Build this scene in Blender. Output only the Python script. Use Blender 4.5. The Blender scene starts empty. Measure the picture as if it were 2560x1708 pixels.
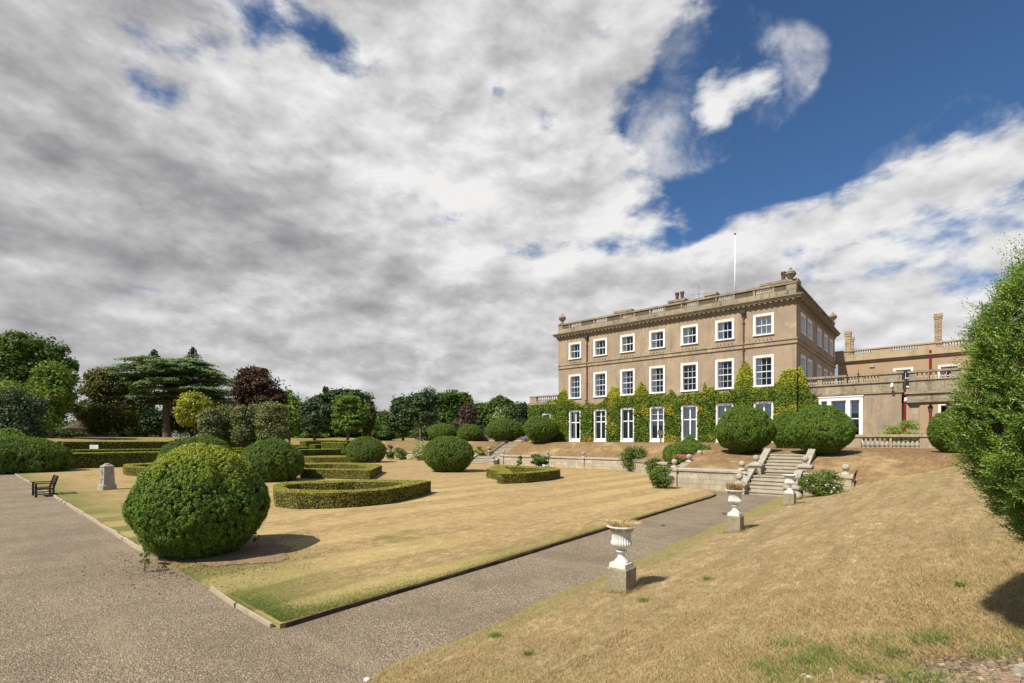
import bpy, math, numpy as np
from mathutils import Vector, Matrix
rng = np.random.default_rng(11)
scene = bpy.context.scene
R = math.radians

# ------------------------------------------------------------------ camera
F, CX, HY, H = 1240.0, 1280.0, 1099.0, 2.7        # photo pixels, eye height
cam_d = bpy.data.cameras.new('camera')
cam = bpy.data.objects.new('camera', cam_d)
scene.collection.objects.link(cam)
cam.location = (0, 0, H)
cam.rotation_euler = (R(90), 0, 0)
cam_d.sensor_width = 36
cam_d.lens = F / 2560 * 36
cam_d.shift_y = (HY - 854) / 2560
cam_d.clip_start = 0.1
cam_d.clip_end = 4000
scene.camera = cam

# ------------------------------------------------------------------ light
SUN_AZ = (-0.777, -0.629)
SUN_EL = R(51)
ld = bpy.data.lights.new('sun', 'SUN')
ld.energy = 5.0
ld.angle = R(0.5)
ld.color = (1.0, 0.94, 0.84)
lo = bpy.data.objects.new('sun', ld)
scene.collection.objects.link(lo)
tosun = Vector((SUN_AZ[0] * math.cos(SUN_EL), SUN_AZ[1] * math.cos(SUN_EL), math.sin(SUN_EL)))
lo.rotation_euler = (-tosun).to_track_quat('-Z', 'Y').to_euler()
lo.location = (0, 0, 60)
scene.view_settings.view_transform = 'Standard'
scene.view_settings.look = 'None'
scene.view_settings.exposure = 0.32
scene.view_settings.gamma = 1.0
scene.cycles.max_bounces = 6
scene.cycles.transparent_max_bounces = 8


class NT:
    """small helper round a node tree"""
    def __init__(s, tree):
        s.t = tree

    def n(s, typ, ins=None, **props):
        nd = s.t.nodes.new(typ)
        for k, v in props.items():
            setattr(nd, k, v)
        for k, v in (ins or {}).items():
            sock = nd.inputs[k]
            if hasattr(v, 'is_output'):
                s.t.links.new(v, sock)
            else:
                sock.default_value = v
        return nd

    def math(s, op, a, b=0.0, c=None, clamp=False):
        ins = {0: a, 1: b}
        if c is not None:
            ins[2] = c
        return s.n('ShaderNodeMath', ins, operation=op, use_clamp=clamp).outputs[0]

    def vmath(s, op, a, b=(0, 0, 0)):
        nd = s.n('ShaderNodeVectorMath', {0: a, 1: b}, operation=op)
        return nd.outputs[1] if op in ('DISTANCE', 'LENGTH', 'DOT_PRODUCT') else nd.outputs[0]

    def smooth(s, x, lo, hi, a=0.0, b=1.0):
        return s.n('ShaderNodeMapRange', {0: x, 1: lo, 2: hi, 3: a, 4: b}, interpolation_type='SMOOTHSTEP').outputs[0]

    def lin(s, x, lo, hi, a=0.0, b=1.0):
        return s.n('ShaderNodeMapRange', {0: x, 1: lo, 2: hi, 3: a, 4: b}).outputs[0]

    def noise(s, vec, scale, detail=4.0, rough=0.55, dist=0.0):
        return s.n('ShaderNodeTexNoise', {'Vector': vec, 'Scale': scale, 'Detail': detail, 'Roughness': rough, 'Distortion': dist}).outputs[0]

    def mix(s, f, a, b, mode='MIX'):
        nd = s.n('ShaderNodeMix', None, data_type='RGBA', blend_type=mode)
        for k, v in ((0, f), (6, a), (7, b)):
            if hasattr(v, 'is_output'):
                s.t.links.new(v, nd.inputs[k])
            else:
                nd.inputs[k].default_value = v if k == 0 else (tuple(v) + (1.0,) if len(v) == 3 else v)
        return nd.outputs[2]

    def ramp(s, x, stops):
        nd = s.n('ShaderNodeValToRGB', {0: x})
        cr = nd.color_ramp
        while len(cr.elements) < len(stops):
            cr.elements.new(0.5)
        for e, (p, c) in zip(cr.elements, stops):
            e.position = p
            e.color = tuple(c) + (1.0,)
        return nd.outputs[0]


# ------------------------------------------------------------------ world: clear sky with a cloud layer
world = bpy.data.worlds.new('World')
scene.world = world
world.use_nodes = True
wt = world.node_tree
wt.nodes.clear()
W_ = NT(wt)
SKY_STRENGTH = 0.08
sky = W_.n('ShaderNodeTexSky', None, sky_type='NISHITA', sun_disc=False, sun_elevation=SUN_EL,
           sun_rotation=math.atan2(SUN_AZ[0], SUN_AZ[1]) % (2 * math.pi), air_density=1.0, dust_density=0.3, ozone_density=2.2)
dirn = W_.vmath('NORMALIZE', W_.n('ShaderNodeTexCoord').outputs['Generated'])
sep = W_.n('ShaderNodeSeparateXYZ', {0: dirn})
zc = W_.math('MAXIMUM', sep.outputs[2], 0.0)
den = W_.math('ADD', zc, 0.26)
plane = W_.n('ShaderNodeCombineXYZ', {0: W_.math('DIVIDE', sep.outputs[0], den), 1: W_.math('DIVIDE', sep.outputs[1], den), 2: 0.0}).outputs[0]


def pdir(u, v):
    d = Vector(((u - CX) / F, 1.0, (HY - v) / F))
    return d.normalized()


def blob(u, v, rad, strength, sx=1.0, sz=1.0):
    """a soft patch of the sky, rad in photo pixels"""
    c = pdir(u, v)
    dv = W_.vmath('SUBTRACT', dirn, tuple(c))
    dv = W_.vmath('MULTIPLY', dv, (1 / sx, 1 / sx, 1 / sz))
    dist = W_.vmath('LENGTH', dv)
    return W_.smooth(dist, 0.0, rad / F, strength, 0.0)


def total(items):
    acc = items[0]
    for i in items[1:]:
        acc = W_.math('ADD', acc, i)
    return acc


KD = 1.0894
POS = [  # u, v (overview px), radius, strength: where the sky is overcast
    (300, 200, 1000, .5), (1050, 180, 560, .45), (850, 700, 1000, .5), (100, 650, 800, .4), (1330, 400, 330, .30),
    (1600, 650, 360, .42, 1.8, .6), (2160, 700, 480, .80, 1.1, .8), (1150, 700, 500, .4, 1.3, .7), (1500, 850, 700, .4, 1.8, .5)]
NEG = [(2080, 150, 580, -.46), (1900, 330, 320, -.26), (1640, 450, 190, -.36, 1.5, .7), (1330, 572, 130, -.42, 2.4, .42), (1500, 290, 130, -.26), (1530, 60, 140, -.16),
       (1800, 605, 90, -.22, 1.0, .7), (1560, 560, 120, -.2, 1.8, .5), (585, 12, 95, -.36, 1.1, .7), (845, 140, 85, -.24, 1.2, .6), (325, 260, 95, -.22, .8, 1.1),
       (1140, 205, 75, -.34, .6, 1.5), (1255, 278, 70, -.36), (1390, 50, 110, -.22, .6, 1.7), (1440, 260, 110, -.22), (1000, 500, 150, -.12, 1.6, .6),
       (740, 100, 70, -.2), (305, 68, 50, -.08), (870, 480, 110, -.05, 1.5, .5), (1540, 250, 100, -.30, .8, 1.4), (1560, 140, 70, -.2), (1750, 60, 160, -.15), (1620, 340, 140, -.2)]
ADD = [(1730, 540, 260, .34, 1.2, .6), (1650, 285, 160, .22, 1.2, .8), (1740, 235, 150, .22, 1.2, .7), (1640, 90, 240, .30), (1790, 180, 100, .2), (2230, 320, 150, .20, 1.2, .8), (1480, 340, 190, .16, 1.5, .6), (1850, 120, 120, .12), (2080, 400, 200, .16)]
mk = lambda L: total([blob(b[0] * KD, b[1] * KD, b[2] * KD, *b[3:]) for b in L])
bias = W_.math('ADD', W_.math('MINIMUM', mk(POS), 0.43), W_.math('ADD', mk(NEG), mk(ADD)))
ctr = lambda x, g: W_.math('MULTIPLY', W_.math('SUBTRACT', x, 0.5), g)
pw = W_.vmath('ADD', plane, W_.vmath('MULTIPLY', W_.vmath('SUBTRACT', W_.n('ShaderNodeTexNoise', {'Vector': plane, 'Scale': 1.6, 'Detail': 3.0}).outputs[1], (.5, .5, .5)), (.35, .35, 0)))
n_big = W_.noise(pw, 1.7, 8.0, 0.53, 0.0)
n_fine = W_.noise(W_.vmath('ADD', pw, (7.3, 2.1, 0.0)), 5.0, 7.0, 0.55, 0.0)
dsq = W_.vmath('MULTIPLY', dirn, (1.0, 1.0, 1.9))
n_edge = W_.noise(dsq, 5.2, 10.0, 0.585, 0.0)
n_up = W_.noise(W_.vmath('ADD', dsq, (-.026, 0, .075)), 5.2, 10.0, 0.585, 0.0)
m_edge = W_.noise(W_.vmath('ADD', dsq, (4.1, 1.3, 7.7)), 12.0, 8.0, 0.56, 0.0)
m_up = W_.noise(W_.vmath('ADD', dsq, (4.1 - .009, 1.3, 7.7 + .026)), 12.0, 8.0, 0.56, 0.0)
cov = W_.math('ADD', W_.math('ADD', ctr(n_big, 1.0), ctr(n_fine, 0.5)), ctr(n_edge, 1.0))
cov = W_.math('ADD', W_.math('ADD', cov, ctr(m_edge, .45)), W_.math('ADD', bias, 0.5))
alpha = W_.smooth(cov, 0.46, 0.73)
WISP = [(1610, 90, 230, 1.1), (2230, 315, 130, 1.0), (1500, 350, 200, 1.0), (1700, 245, 170, 1.5, 1.2, .8), (2080, 400, 200, .9), (1330, 560, 160, .8, 2, .5), (850, 140, 120, .7), (585, 15, 120, .6), (325, 255, 120, .8), (1850, 130, 80, .7)]
wn = W_.noise(W_.vmath('ADD', W_.n('ShaderNodeVectorRotate', {'Vector': W_.vmath('MULTIPLY', dirn, (1.0, 1.0, 1.0)), 'Axis': (0, 1, 0), 'Angle': -.6}, rotation_type='AXIS_ANGLE').outputs[0], (2.2, 0, 5.1)), 7.0, 9.0, 0.6, 0.3)
wisp = W_.smooth(W_.math('MULTIPLY', wn, W_.math('MINIMUM', mk(WISP), .98)), .37, .72)
alpha = W_.math('MAXIMUM', alpha, W_.math('MULTIPLY', wisp, .85))
# brightness of the cloud: lit flanks, grey undersides
LIGHT = [(1150, 270, 520, .34), (1450, 380, 260, .14), (760, 230, 330, .20), (1690, 240, 190, .12), (1400, 520, 400, .1, 1.6, .6),
         (1560, 600, 330, .16, 1.8, .6), (2100, 520, 420, .18), (700, 110, 300, .12), (1000, 850, 900, .16, 2, .35),
         (60, 250, 520, .04), (480, 420, 330, -.08, 1.5, .6), (200, 560, 420, -.05, 1.5, .5), (2100, 430, 330, .26), (1700, 240, 220, .30), (640, 620, 380, -.10, 1.8, .4), (890, 835, 110, -.30, 1.5, .5),
         (300, 760, 600, -.05, 2, .5), (2100, 690, 330, -.12, 1.4, .6), (1000, 690, 420, -.06, 1.8, .4), (1700, 350, 200, .1)]
lbias = mk(LIGHT)
s_big = W_.noise(W_.vmath('ADD', W_.vmath('MULTIPLY', pw, (0.7, 1.0, 1.0)), (3.1, 9.4, 1.7)), 1.3, 8.0, 0.56, 0.2)
lum = W_.math('ADD', ctr(s_big, 1.25), W_.math('MULTIPLY', W_.math('SUBTRACT', n_edge, n_up), 2.0))
lum = W_.math('ADD', lum, W_.math('MULTIPLY', W_.math('SUBTRACT', m_edge, m_up), .9))
lum = W_.math('ADD', W_.math('ADD', lum, lbias), W_.math('ADD', ctr(n_edge, -.35), 0.07))
# thin rims are bright
lum = W_.math('ADD', lum, W_.lin(cov, 0.5, 1.0, .16, -.08))
ccol = W_.ramp(W_.lin(lum, -0.62, 0.62), [(0.0, (2.5, 2.5, 2.6)), (0.3, (3.75, 3.7, 3.8)), (0.55, (5.3, 5.23, 5.3)), (0.8, (7.3, 7.2, 7.25)), (1.0, (8.8, 8.7, 8.65))])
skyc = W_.mix(1.0, sky.outputs[0], (0.55, 0.78, 1.0), 'MULTIPLY')
final = W_.mix(alpha, skyc, ccol)
bg = W_.n('ShaderNodeBackground', {'Color': final, 'Strength': SKY_STRENGTH})
wo = W_.n('ShaderNodeOutputWorld', {'Surface': bg.outputs[0]})
world.cycles.sampling_method = 'MANUAL'
world.cycles.sample_map_resolution = 512

# ------------------------------------------------------------------ frames of reference
AX = np.array([0.7578, -0.6525])      # along the house front, to the right
BX = np.array([0.6525, 0.7578])       # from the garden towards the house
ROTZ = math.atan2(AX[1], AX[0])


def W(a, b, z=0.0):
    return np.array([a * AX[0] + b * BX[0], a * AX[1] + b * BX[1], z])


def ab(x, y):
    return x * AX[0] + y * AX[1], x * BX[0] + y * BX[1]


def gp(u, v, z=0.0):
    """point of the horizontal plane z seen at photo pixel (u, v)"""
    D = (H - z) * F / (v - HY)
    return np.array([(u - CX) / F * D, D, z])


def at(u, D, z=0.0):
    return np.array([(u - CX) / F * D, D, z])


def zat(v, D):
    return H + (HY - v) / F * D


def smst(x, a, b):
    t = np.clip((np.asarray(x, float) - a) / (b - a), 0, 1)
    return t * t * (3 - 2 * t)


# ------------------------------------------------------------------ mesh helpers
def mesh_from(name, V, Fc, mats=None, smooth=False):
    V = np.asarray(V, np.float32).reshape(-1, 3)
    me = bpy.data.meshes.new(name)
    me.vertices.add(len(V))
    me.vertices.foreach_set('co', V.ravel())
    if isinstance(Fc, np.ndarray):
        nf, k = Fc.shape
        li = Fc.ravel().astype(np.int32)
        st = np.arange(nf, dtype=np.int32) * k
    else:
        nf = len(Fc)
        ln = np.array([len(f) for f in Fc], np.int32)
        st = np.concatenate([[0], np.cumsum(ln)[:-1]]).astype(np.int32) if nf else np.zeros(0, np.int32)
        li = np.array([i for f in Fc for i in f], np.int32)
    me.loops.add(len(li))
    me.loops.foreach_set('vertex_index', li)
    me.polygons.add(nf)
    me.polygons.foreach_set('loop_start', st)
    me.polygons.foreach_set('use_smooth', np.full(nf, bool(smooth)))
    me.update(calc_edges=True)
    if mats is not None:
        me.materials.append(mats)
    return me


def link(name, me, parent=None, loc=None, rot=None):
    o = bpy.data.objects.new(name, me)
    scene.collection.objects.link(o)
    if parent is not None:
        o.parent = parent
    if loc is not None:
        o.location = tuple(float(c) for c in loc)
    if rot is not None:
        o.rotation_euler = (0, 0, rot)
    return o


def tag(o, label=None, cat=None, group=None, kind=None):
    if label:
        o['label'] = label
    if cat:
        o['category'] = cat
    if group:
        o['group'] = group
    if kind:
        o['kind'] = kind
    return o


def thing(name, label, cat, loc=(0, 0, 0), rot=0.0, group=None):
    o = bpy.data.objects.new(name, None)
    o.empty_display_size = 0.2
    scene.collection.objects.link(o)
    o.location = tuple(float(c) for c in loc)
    o.rotation_euler = (0, 0, rot)
    return tag(o, label, cat, group)


class MB:
    def __init__(s):
        s.v = []
        s.f = []

    def add(s, V, Fc):
        o = len(s.v)
        s.v += [tuple(float(c) for c in p) for p in V]
        s.f += [tuple(int(i) + o for i in f) for f in Fc]
        return s

    def box(s, x0, x1, y0, y1, z0, z1):
        V = [(x0, y0, z0), (x1, y0, z0), (x1, y1, z0), (x0, y1, z0), (x0, y0, z1), (x1, y0, z1), (x1, y1, z1), (x0, y1, z1)]
        return s.add(V, [(0, 3, 2, 1), (4, 5, 6, 7), (0, 1, 5, 4), (1, 2, 6, 5), (2, 3, 7, 6), (3, 0, 4, 7)])

    def taper(s, cx, cy, z0, z1, wx0, wy0, wx1, wy1):
        V = [(cx + sx * wx0, cy + sy * wy0, z0) for sx, sy in ((-1, -1), (1, -1), (1, 1), (-1, 1))]
        V += [(cx + sx * wx1, cy + sy * wy1, z1) for sx, sy in ((-1, -1), (1, -1), (1, 1), (-1, 1))]
        return s.add(V, [(0, 3, 2, 1), (4, 5, 6, 7), (0, 1, 5, 4), (1, 2, 6, 5), (2, 3, 7, 6), (3, 0, 4, 7)])

    def prism(s, poly, z0, z1):
        n = len(poly)
        V = [(p[0], p[1], z0) for p in poly] + [(p[0], p[1], z1) for p in poly]
        Fc = [tuple(range(n - 1, -1, -1)), tuple(range(n, 2 * n))]
        Fc += [(i, (i + 1) % n, n + (i + 1) % n, n + i) for i in range(n)]
        return s.add(V, Fc)

    def lathe(s, prof, c=(0, 0, 0), seg=16, flute=0, depth=0.0, frange=(0, 0)):
        V, Fc = [], []
        n = len(prof)
        for r, z in prof:
            for k in range(seg):
                t = 2 * math.pi * k / seg
                rr = r
                if flute and frange[0] <= z <= frange[1]:
                    rr = r * (1 - depth * (0.5 + 0.5 * math.cos(flute * t)))
                V.append((c[0] + rr * math.cos(t), c[1] + rr * math.sin(t), c[2] + z))
        for i in range(n - 1):
            for k in range(seg):
                k2 = (k + 1) % seg
                Fc.append((i * seg + k, i * seg + k2, (i + 1) * seg + k2, (i + 1) * seg + k))
        Fc.append(tuple(range(seg - 1, -1, -1)))
        Fc.append(tuple((n - 1) * seg + k for k in range(seg)))
        return s.add(V, Fc)

    def tube(s, pts, radii, seg=8):
        pts = [np.asarray(p, float) for p in pts]
        V, Fc = [], []
        n = len(pts)
        for i, p in enumerate(pts):
            d = pts[min(i + 1, n - 1)] - pts[max(i - 1, 0)]
            d = d / (np.linalg.norm(d) + 1e-9)
            up = np.array([0, 0, 1.0]) if abs(d[2]) < 0.9 else np.array([1.0, 0, 0])
            e1 = np.cross(d, up)
            e1 /= np.linalg.norm(e1)
            e2 = np.cross(e1, d)
            for k in range(seg):
                t = 2 * math.pi * k / seg
                V.append(p + radii[i] * (math.cos(t) * e1 + math.sin(t) * e2))
        for i in range(n - 1):
            for k in range(seg):
                k2 = (k + 1) % seg
                Fc.append((i * seg + k, i * seg + k2, (i + 1) * seg + k2, (i + 1) * seg + k))
        Fc.append(tuple(range(seg - 1, -1, -1)))
        Fc.append(tuple((n - 1) * seg + k for k in range(seg)))
        return s.add(V, Fc)

    def ball(s, c, r, seg=16, rings=10, sq=1.0):
        prof = [(max(1e-4, r * math.sin(math.pi * i / rings)), -r * sq * math.cos(math.pi * i / rings)) for i in range(rings + 1)]
        return s.lathe(prof, c, seg)

    def build(s, name, mat, parent=None, smooth=False, loc=None, rot=None):
        return link(name, mesh_from(name, s.v, s.f, mat, smooth), parent, loc, rot)


def smooth_by_angle(o, deg=35):
    me = o.data
    me.polygons.foreach_set('use_smooth', np.ones(len(me.polygons), bool))
    try:
        me.set_sharp_from_angle(angle=R(deg))
    except Exception:
        pass
    return o


# ------------------------------------------------------------------ materials
MATS = {}


def newmat(name):
    m = bpy.data.materials.new(name)
    m.use_nodes = True
    m.node_tree.nodes.clear()
    MATS[name] = m
    return m, NT(m.node_tree)


def finish(T, shader, bump=None):
    T.n('ShaderNodeOutputMaterial', {'Surface': shader})


def princ(T, color, rough=0.7, spec=0.3, normal=None, **kw):
    ins = {'Base Color': color if hasattr(color, 'is_output') else tuple(color) + (1.0,), 'Roughness': rough, 'Specular IOR Level': spec}
    if normal is not None:
        ins['Normal'] = normal
    nd = T.n('ShaderNodeBsdfPrincipled', ins)
    for k, v in kw.items():
        nd.inputs[k].default_value = v
    return nd.outputs[0]


def bump(T, h, strength=0.3, dist=0.05):
    return T.n('ShaderNodeBump', {'Height': h, 'Strength': strength, 'Distance': dist}).outputs[0]


def geo_pos(T):
    return T.n('ShaderNodeNewGeometry').outputs['Position']


def obj_pos(T):
    return T.n('ShaderNodeTexCoord').outputs['Object']


def mat_flat(name, col, rough=0.6, spec=0.3, var=0.12, scale=3.0, metallic=0.0):
    m, T = newmat(name)
    p = geo_pos(T)
    f = T.noise(p, scale, 5)
    c = T.mix(T.lin(f, 0.3, 0.7), tuple(x * (1 - var) for x in col), tuple(min(1, x * (1 + var)) for x in col))
    finish(T, princ(T, c, rough, spec, Metallic=metallic))
    return m


def mat_leaf(name, stops, trans=0.28, patch=None, patch_scale=0.6, zt=None, rough=0.55, spec=0.15, patch_lim=(0.45, 0.65), gain=1.65):
    """stops: colour ramp over leaves picked at random; patch: second tint in broad patches; zt=(z0,z1,col): tips higher up"""
    m, T = newmat(name)
    gn = lambda c_: tuple(min(0.85, q * gain) for q in c_)
    stops = [(p_, gn(c_)) for p_, c_ in stops]
    patch = gn(patch) if patch is not None else None
    zt = (zt[0], zt[1], gn(zt[2])) if zt is not None else None
    ri = T.n('ShaderNodeNewGeometry')
    c = T.ramp(ri.outputs['Random Per Island'], stops)
    if patch is not None:
        f = T.smooth(T.noise(ri.outputs['Position'], patch_scale, 4, 0.6), patch_lim[0], patch_lim[1])
        c = T.mix(f, c, T.mix(0.75, c, patch))
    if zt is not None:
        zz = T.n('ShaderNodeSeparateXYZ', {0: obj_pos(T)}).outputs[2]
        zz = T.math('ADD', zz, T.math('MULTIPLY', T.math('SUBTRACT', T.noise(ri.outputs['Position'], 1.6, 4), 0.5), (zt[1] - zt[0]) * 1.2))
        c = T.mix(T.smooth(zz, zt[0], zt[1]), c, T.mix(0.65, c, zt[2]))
    sh = princ(T, c, rough, spec)
    tr = T.n('ShaderNodeBsdfTranslucent', {'Color': T.mix(0.35, c, (0.22, 0.26, 0.03))}).outputs[0]
    mx = T.n('ShaderNodeMixShader', {0: trans, 1: sh, 2: tr}).outputs[0]
    finish(T, mx)
    return m


def ab_coords(T):
    """garden coordinates: x = along the house front, y = towards the house"""
    mp = T.n('ShaderNodeVectorRotate', {'Vector': geo_pos(T), 'Axis': (0, 0, 1), 'Angle': -ROTZ}, rotation_type='AXIS_ANGLE')
    return mp.outputs[0]


def mat_grass(name, dry, dry2, green, gthr=(0.52, 0.72), stripes=0.0, streak=0.0, edge_green=None):
    m, T = newmat(name)
    p = ab_coords(T)
    big = T.noise(p, 0.22, 5, 0.6)
    med = T.noise(p, 1.3, 6, 0.65)
    fine = T.noise(p, 22.0, 4, 0.7)
    vfine = T.noise(p, 70.0, 2, 0.7)
    stretched = T.noise(T.vmath('MULTIPLY', p, (1.6, 0.28, 1.0)), 1.6, 5, 0.6)
    c = T.mix(T.lin(med, 0.32, 0.68), dry, dry2)
    clump = T.noise(T.vmath('MULTIPLY', p, (1.0, .45, 1.0)), 7.0, 5, 0.7, .4)
    c = T.mix(T.lin(clump, .35, .65, 0.0, .7), c, tuple(q * .58 for q in dry2))
    c = T.mix(T.smooth(clump, .47, .30, 0.0, .5), c, tuple(min(.7, q * 1.22) for q in dry))
    if streak:
        c = T.mix(T.math('MULTIPLY', T.smooth(stretched, 0.42, 0.66), streak), c, tuple(x * 0.72 for x in dry2))
    g = T.smooth(T.math('ADD', T.math('MULTIPLY', big, 0.55), T.math('MULTIPLY', med, 0.45)), gthr[0], gthr[1])
    if edge_green is not None:
        e = T.n('ShaderNodeSeparateXYZ', {0: p})
        ew = T.math('ADD', e.outputs[0], T.math('MULTIPLY', T.math('SUBTRACT', T.noise(p, 0.9, 4), .5), 1.6))
        ea = T.smooth(ew, edge_green[0], edge_green[1])
        eb = T.smooth(T.math('ADD', e.outputs[1], T.math('MULTIPLY', T.math('SUBTRACT', T.noise(p, 0.5, 4), .5), 3.0)), edge_green[2], edge_green[3])
        g = T.math('MAXIMUM', g, T.math('MULTIPLY', T.math('MAXIMUM', ea, eb), 0.95))
    c = T.mix(T.math('MULTIPLY', g, 0.88), c, green)
    if stripes:
        sx = T.n('ShaderNodeSeparateXYZ', {0: p}).outputs[0]
        w = T.math('SINE', T.math('MULTIPLY', T.math('ADD', sx, T.math('MULTIPLY', T.noise(p, 0.15, 2), 1.2)), 2 * math.pi / 2.45))
        st = T.smooth(w, -0.35, 0.35)
        st = T.math('MULTIPLY', T.math('MULTIPLY', st, T.smooth(sx, -30.0, -20.0)), T.lin(T.noise(p, 0.12, 3), 0.35, 0.6))
        c = T.mix(T.math('MULTIPLY', st, stripes), c, T.mix(0.55, c, (0.56, 0.43, 0.19)))
    sp = T.lin(fine, 0.25, 0.75, 0.72, 1.22)
    sp = T.math('MULTIPLY', sp, T.lin(vfine, 0.25, 0.75, 0.8, 1.2))
    c = T.mix(1.0, c, T.n('ShaderNodeCombineColor', {0: sp, 1: sp, 2: sp}).outputs[0], 'MULTIPLY')
    nb = bump(T, T.math('ADD', fine, T.math('MULTIPLY', vfine, 0.5)), 0.6, 0.03)
    finish(T, princ(T, c, 0.95, 0.05, nb))
    return m


M_LAWN = mat_grass('lawn_grass', (0.475, 0.345, 0.175), (0.385, 0.265, 0.122), (0.135, 0.155, 0.04), (0.52, 0.72), stripes=0.8, edge_green=(-8.6, -7.0, 6.5, 3.0))
M_BANK = mat_grass('bank_grass', (0.475, 0.36, 0.20), (0.36, 0.258, 0.13), (0.24, 0.222, 0.08), (0.53, 0.70), streak=0.85, edge_green=(-4.2, -5.2, 4.2, 2.2))
M_TERR = mat_grass('terrace_grass', (0.335, 0.22, 0.115), (0.245, 0.155, 0.075), (0.42, 0.30, 0.15), (0.5, 0.66), streak=0.7)
M_PARK = mat_grass('park_grass', (0.38, 0.28, 0.12), (0.30, 0.23, 0.09), (0.16, 0.17, 0.04), (0.5, 0.66))


def mat_gravel():
    m, T = newmat('gravel')
    p = geo_pos(T)
    v1 = T.n('ShaderNodeTexVoronoi', {'Vector': p, 'Scale': 58.0})
    v2 = T.n('ShaderNodeTexVoronoi', {'Vector': p, 'Scale': 27.0})
    rnd = T.n('ShaderNodeSeparateColor', {0: v1.outputs['Color']}).outputs[0]
    rnd2 = T.n('ShaderNodeSeparateColor', {0: v2.outputs['Color']}).outputs[1]
    c = T.ramp(rnd, [(0.0, (0.115, 0.086, 0.057)), (0.4, (0.25, 0.194, 0.13)), (0.8, (0.35, 0.277, 0.188)), (1.0, (0.54, 0.46, 0.335))])
    c = T.mix(T.lin(rnd2, 0.0, 1.0, 0.0, 0.5), c, (0.205, 0.157, 0.105))
    f = T.smooth(T.noise(p, 0.5, 6, 0.65), 0.4, 0.66)
    c = T.mix(T.math('MULTIPLY', f, 0.55), c, (0.165, 0.127, 0.085))
    g = T.noise(T.vmath('MULTIPLY', ab_coords(T), (0.25, 1.0, 1)), 1.1, 5, 0.6)
    c = T.mix(T.math('MULTIPLY', T.smooth(g, 0.52, 0.7), 0.5), c, (0.33, 0.255, 0.165))
    h = T.math('SUBTRACT', 1.0, v1.outputs['Distance'])
    nb = bump(T, T.math('ADD', h, T.math('MULTIPLY', T.math('SUBTRACT', 1.0, v2.outputs['Distance']), 0.6)), 0.8, 0.02)
    finish(T, princ(T, c, 0.85, 0.2, nb))
    return m


M_GRAVEL = mat_gravel()


def mat_soil(name='soil', c1=(0.20, 0.115, 0.065), c2=(0.33, 0.20, 0.10)):
    m, T = newmat(name)
    p = geo_pos(T)
    f = T.noise(p, 2.2, 7, 0.7)
    v = T.n('ShaderNodeTexVoronoi', {'Vector': p, 'Scale': 34.0})
    c = T.mix(T.lin(f, 0.3, 0.7), c1, c2)
    c = T.mix(T.lin(T.n('ShaderNodeSeparateColor', {0: v.outputs['Color']}).outputs[0], 0.55, 1.0, 0, 0.6), c, (0.40, 0.31, 0.22))
    finish(T, princ(T, c, 0.95, 0.1, bump(T, T.math('ADD', f, T.math('SUBTRACT', 1, v.outputs['Distance'])), 0.7, 0.03)))
    return m


M_SOIL = mat_soil('soil', (0.17, 0.11, 0.065), (0.31, 0.20, 0.105))


def mat_stone(name, c1, c2, stain=(0.09, 0.08, 0.06), amount=0.5, lichen=None, block=None, rough=0.85, sc=1.0, streak=None):
    m, T = newmat(name)
    p = obj_pos(T)
    g = geo_pos(T)
    f = T.noise(g, 1.4 * sc, 7, 0.65)
    f2 = T.noise(g, 9.0 * sc, 6, 0.7)
    c = T.mix(T.lin(f, 0.3, 0.7), c1, c2)
    hgt = f2
    if block is not None:      # coursed ashlar: joints and a tint per block
        sx = T.n('ShaderNodeSeparateXYZ', {0: p})
        vec = T.n('ShaderNodeCombineXYZ', {0: T.math('ADD', sx.outputs[0], sx.outputs[1]), 1: sx.outputs[2], 2: 0.0}).outputs[0]
        br = T.n('ShaderNodeTexBrick', {'Vector': vec, 'Color1': (0.80, 0.80, 0.80, 1), 'Color2': (1.12, 1.08, 1.0, 1), 'Mortar': (0.62, 0.56, 0.46, 1),
                                        'Scale': 1.0, 'Mortar Size': block[2], 'Brick Width': block[0], 'Row Height': block[1], 'Bias': 0.0})
        c = T.mix(1.0, c, br.outputs[0], 'MULTIPLY')
        hgt = T.math('SUBTRACT', f2, T.math('MULTIPLY', br.outputs[1], 0.8))
    st = T.smooth(T.math('ADD', T.math('MULTIPLY', T.noise(T.vmath('MULTIPLY', g, (1, 1, 0.35)), 2.3 * sc, 6, 0.7), 0.7), T.math('MULTIPLY', f2, 0.3)), 0.47, 0.66)
    c = T.mix(T.math('MULTIPLY', st, amount), c, stain)
    if streak is not None:      # rain streaks and patched, washed out areas of old render
        s1 = T.noise(T.vmath('MULTIPLY', g, (2.6, 2.6, .22)), 1.0, 5, .65)
        s2 = T.noise(g, .33, 5, .6)
        c = T.mix(T.math('MULTIPLY', T.smooth(s1, .5, .68), .55), c, tuple(q * .62 for q in c2))
        c = T.mix(T.math('MULTIPLY', T.smooth(s2, .46, .62), .6), c, tuple(q * .86 for q in c2))
        c = T.mix(T.math('MULTIPLY', T.smooth(T.noise(g, .9, 6, .7), .56, .70), .6), c, streak)
        c = T.mix(T.math('MULTIPLY', T.smooth(T.noise(T.vmath('MULTIPLY', g, (6, 6, 1.2)), 1.5, 5, .7), .52, .75), .35), c, stain)
    if lichen is not None:
        lf = T.smooth(T.noise(g, 16.0 * sc, 5, 0.65), 0.56, 0.66)
        c = T.mix(T.math('MULTIPLY', lf, 0.75), c, lichen)
    finish(T, princ(T, c, rough, 0.2, bump(T, hgt, 0.35, 0.03)))
    return m


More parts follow.
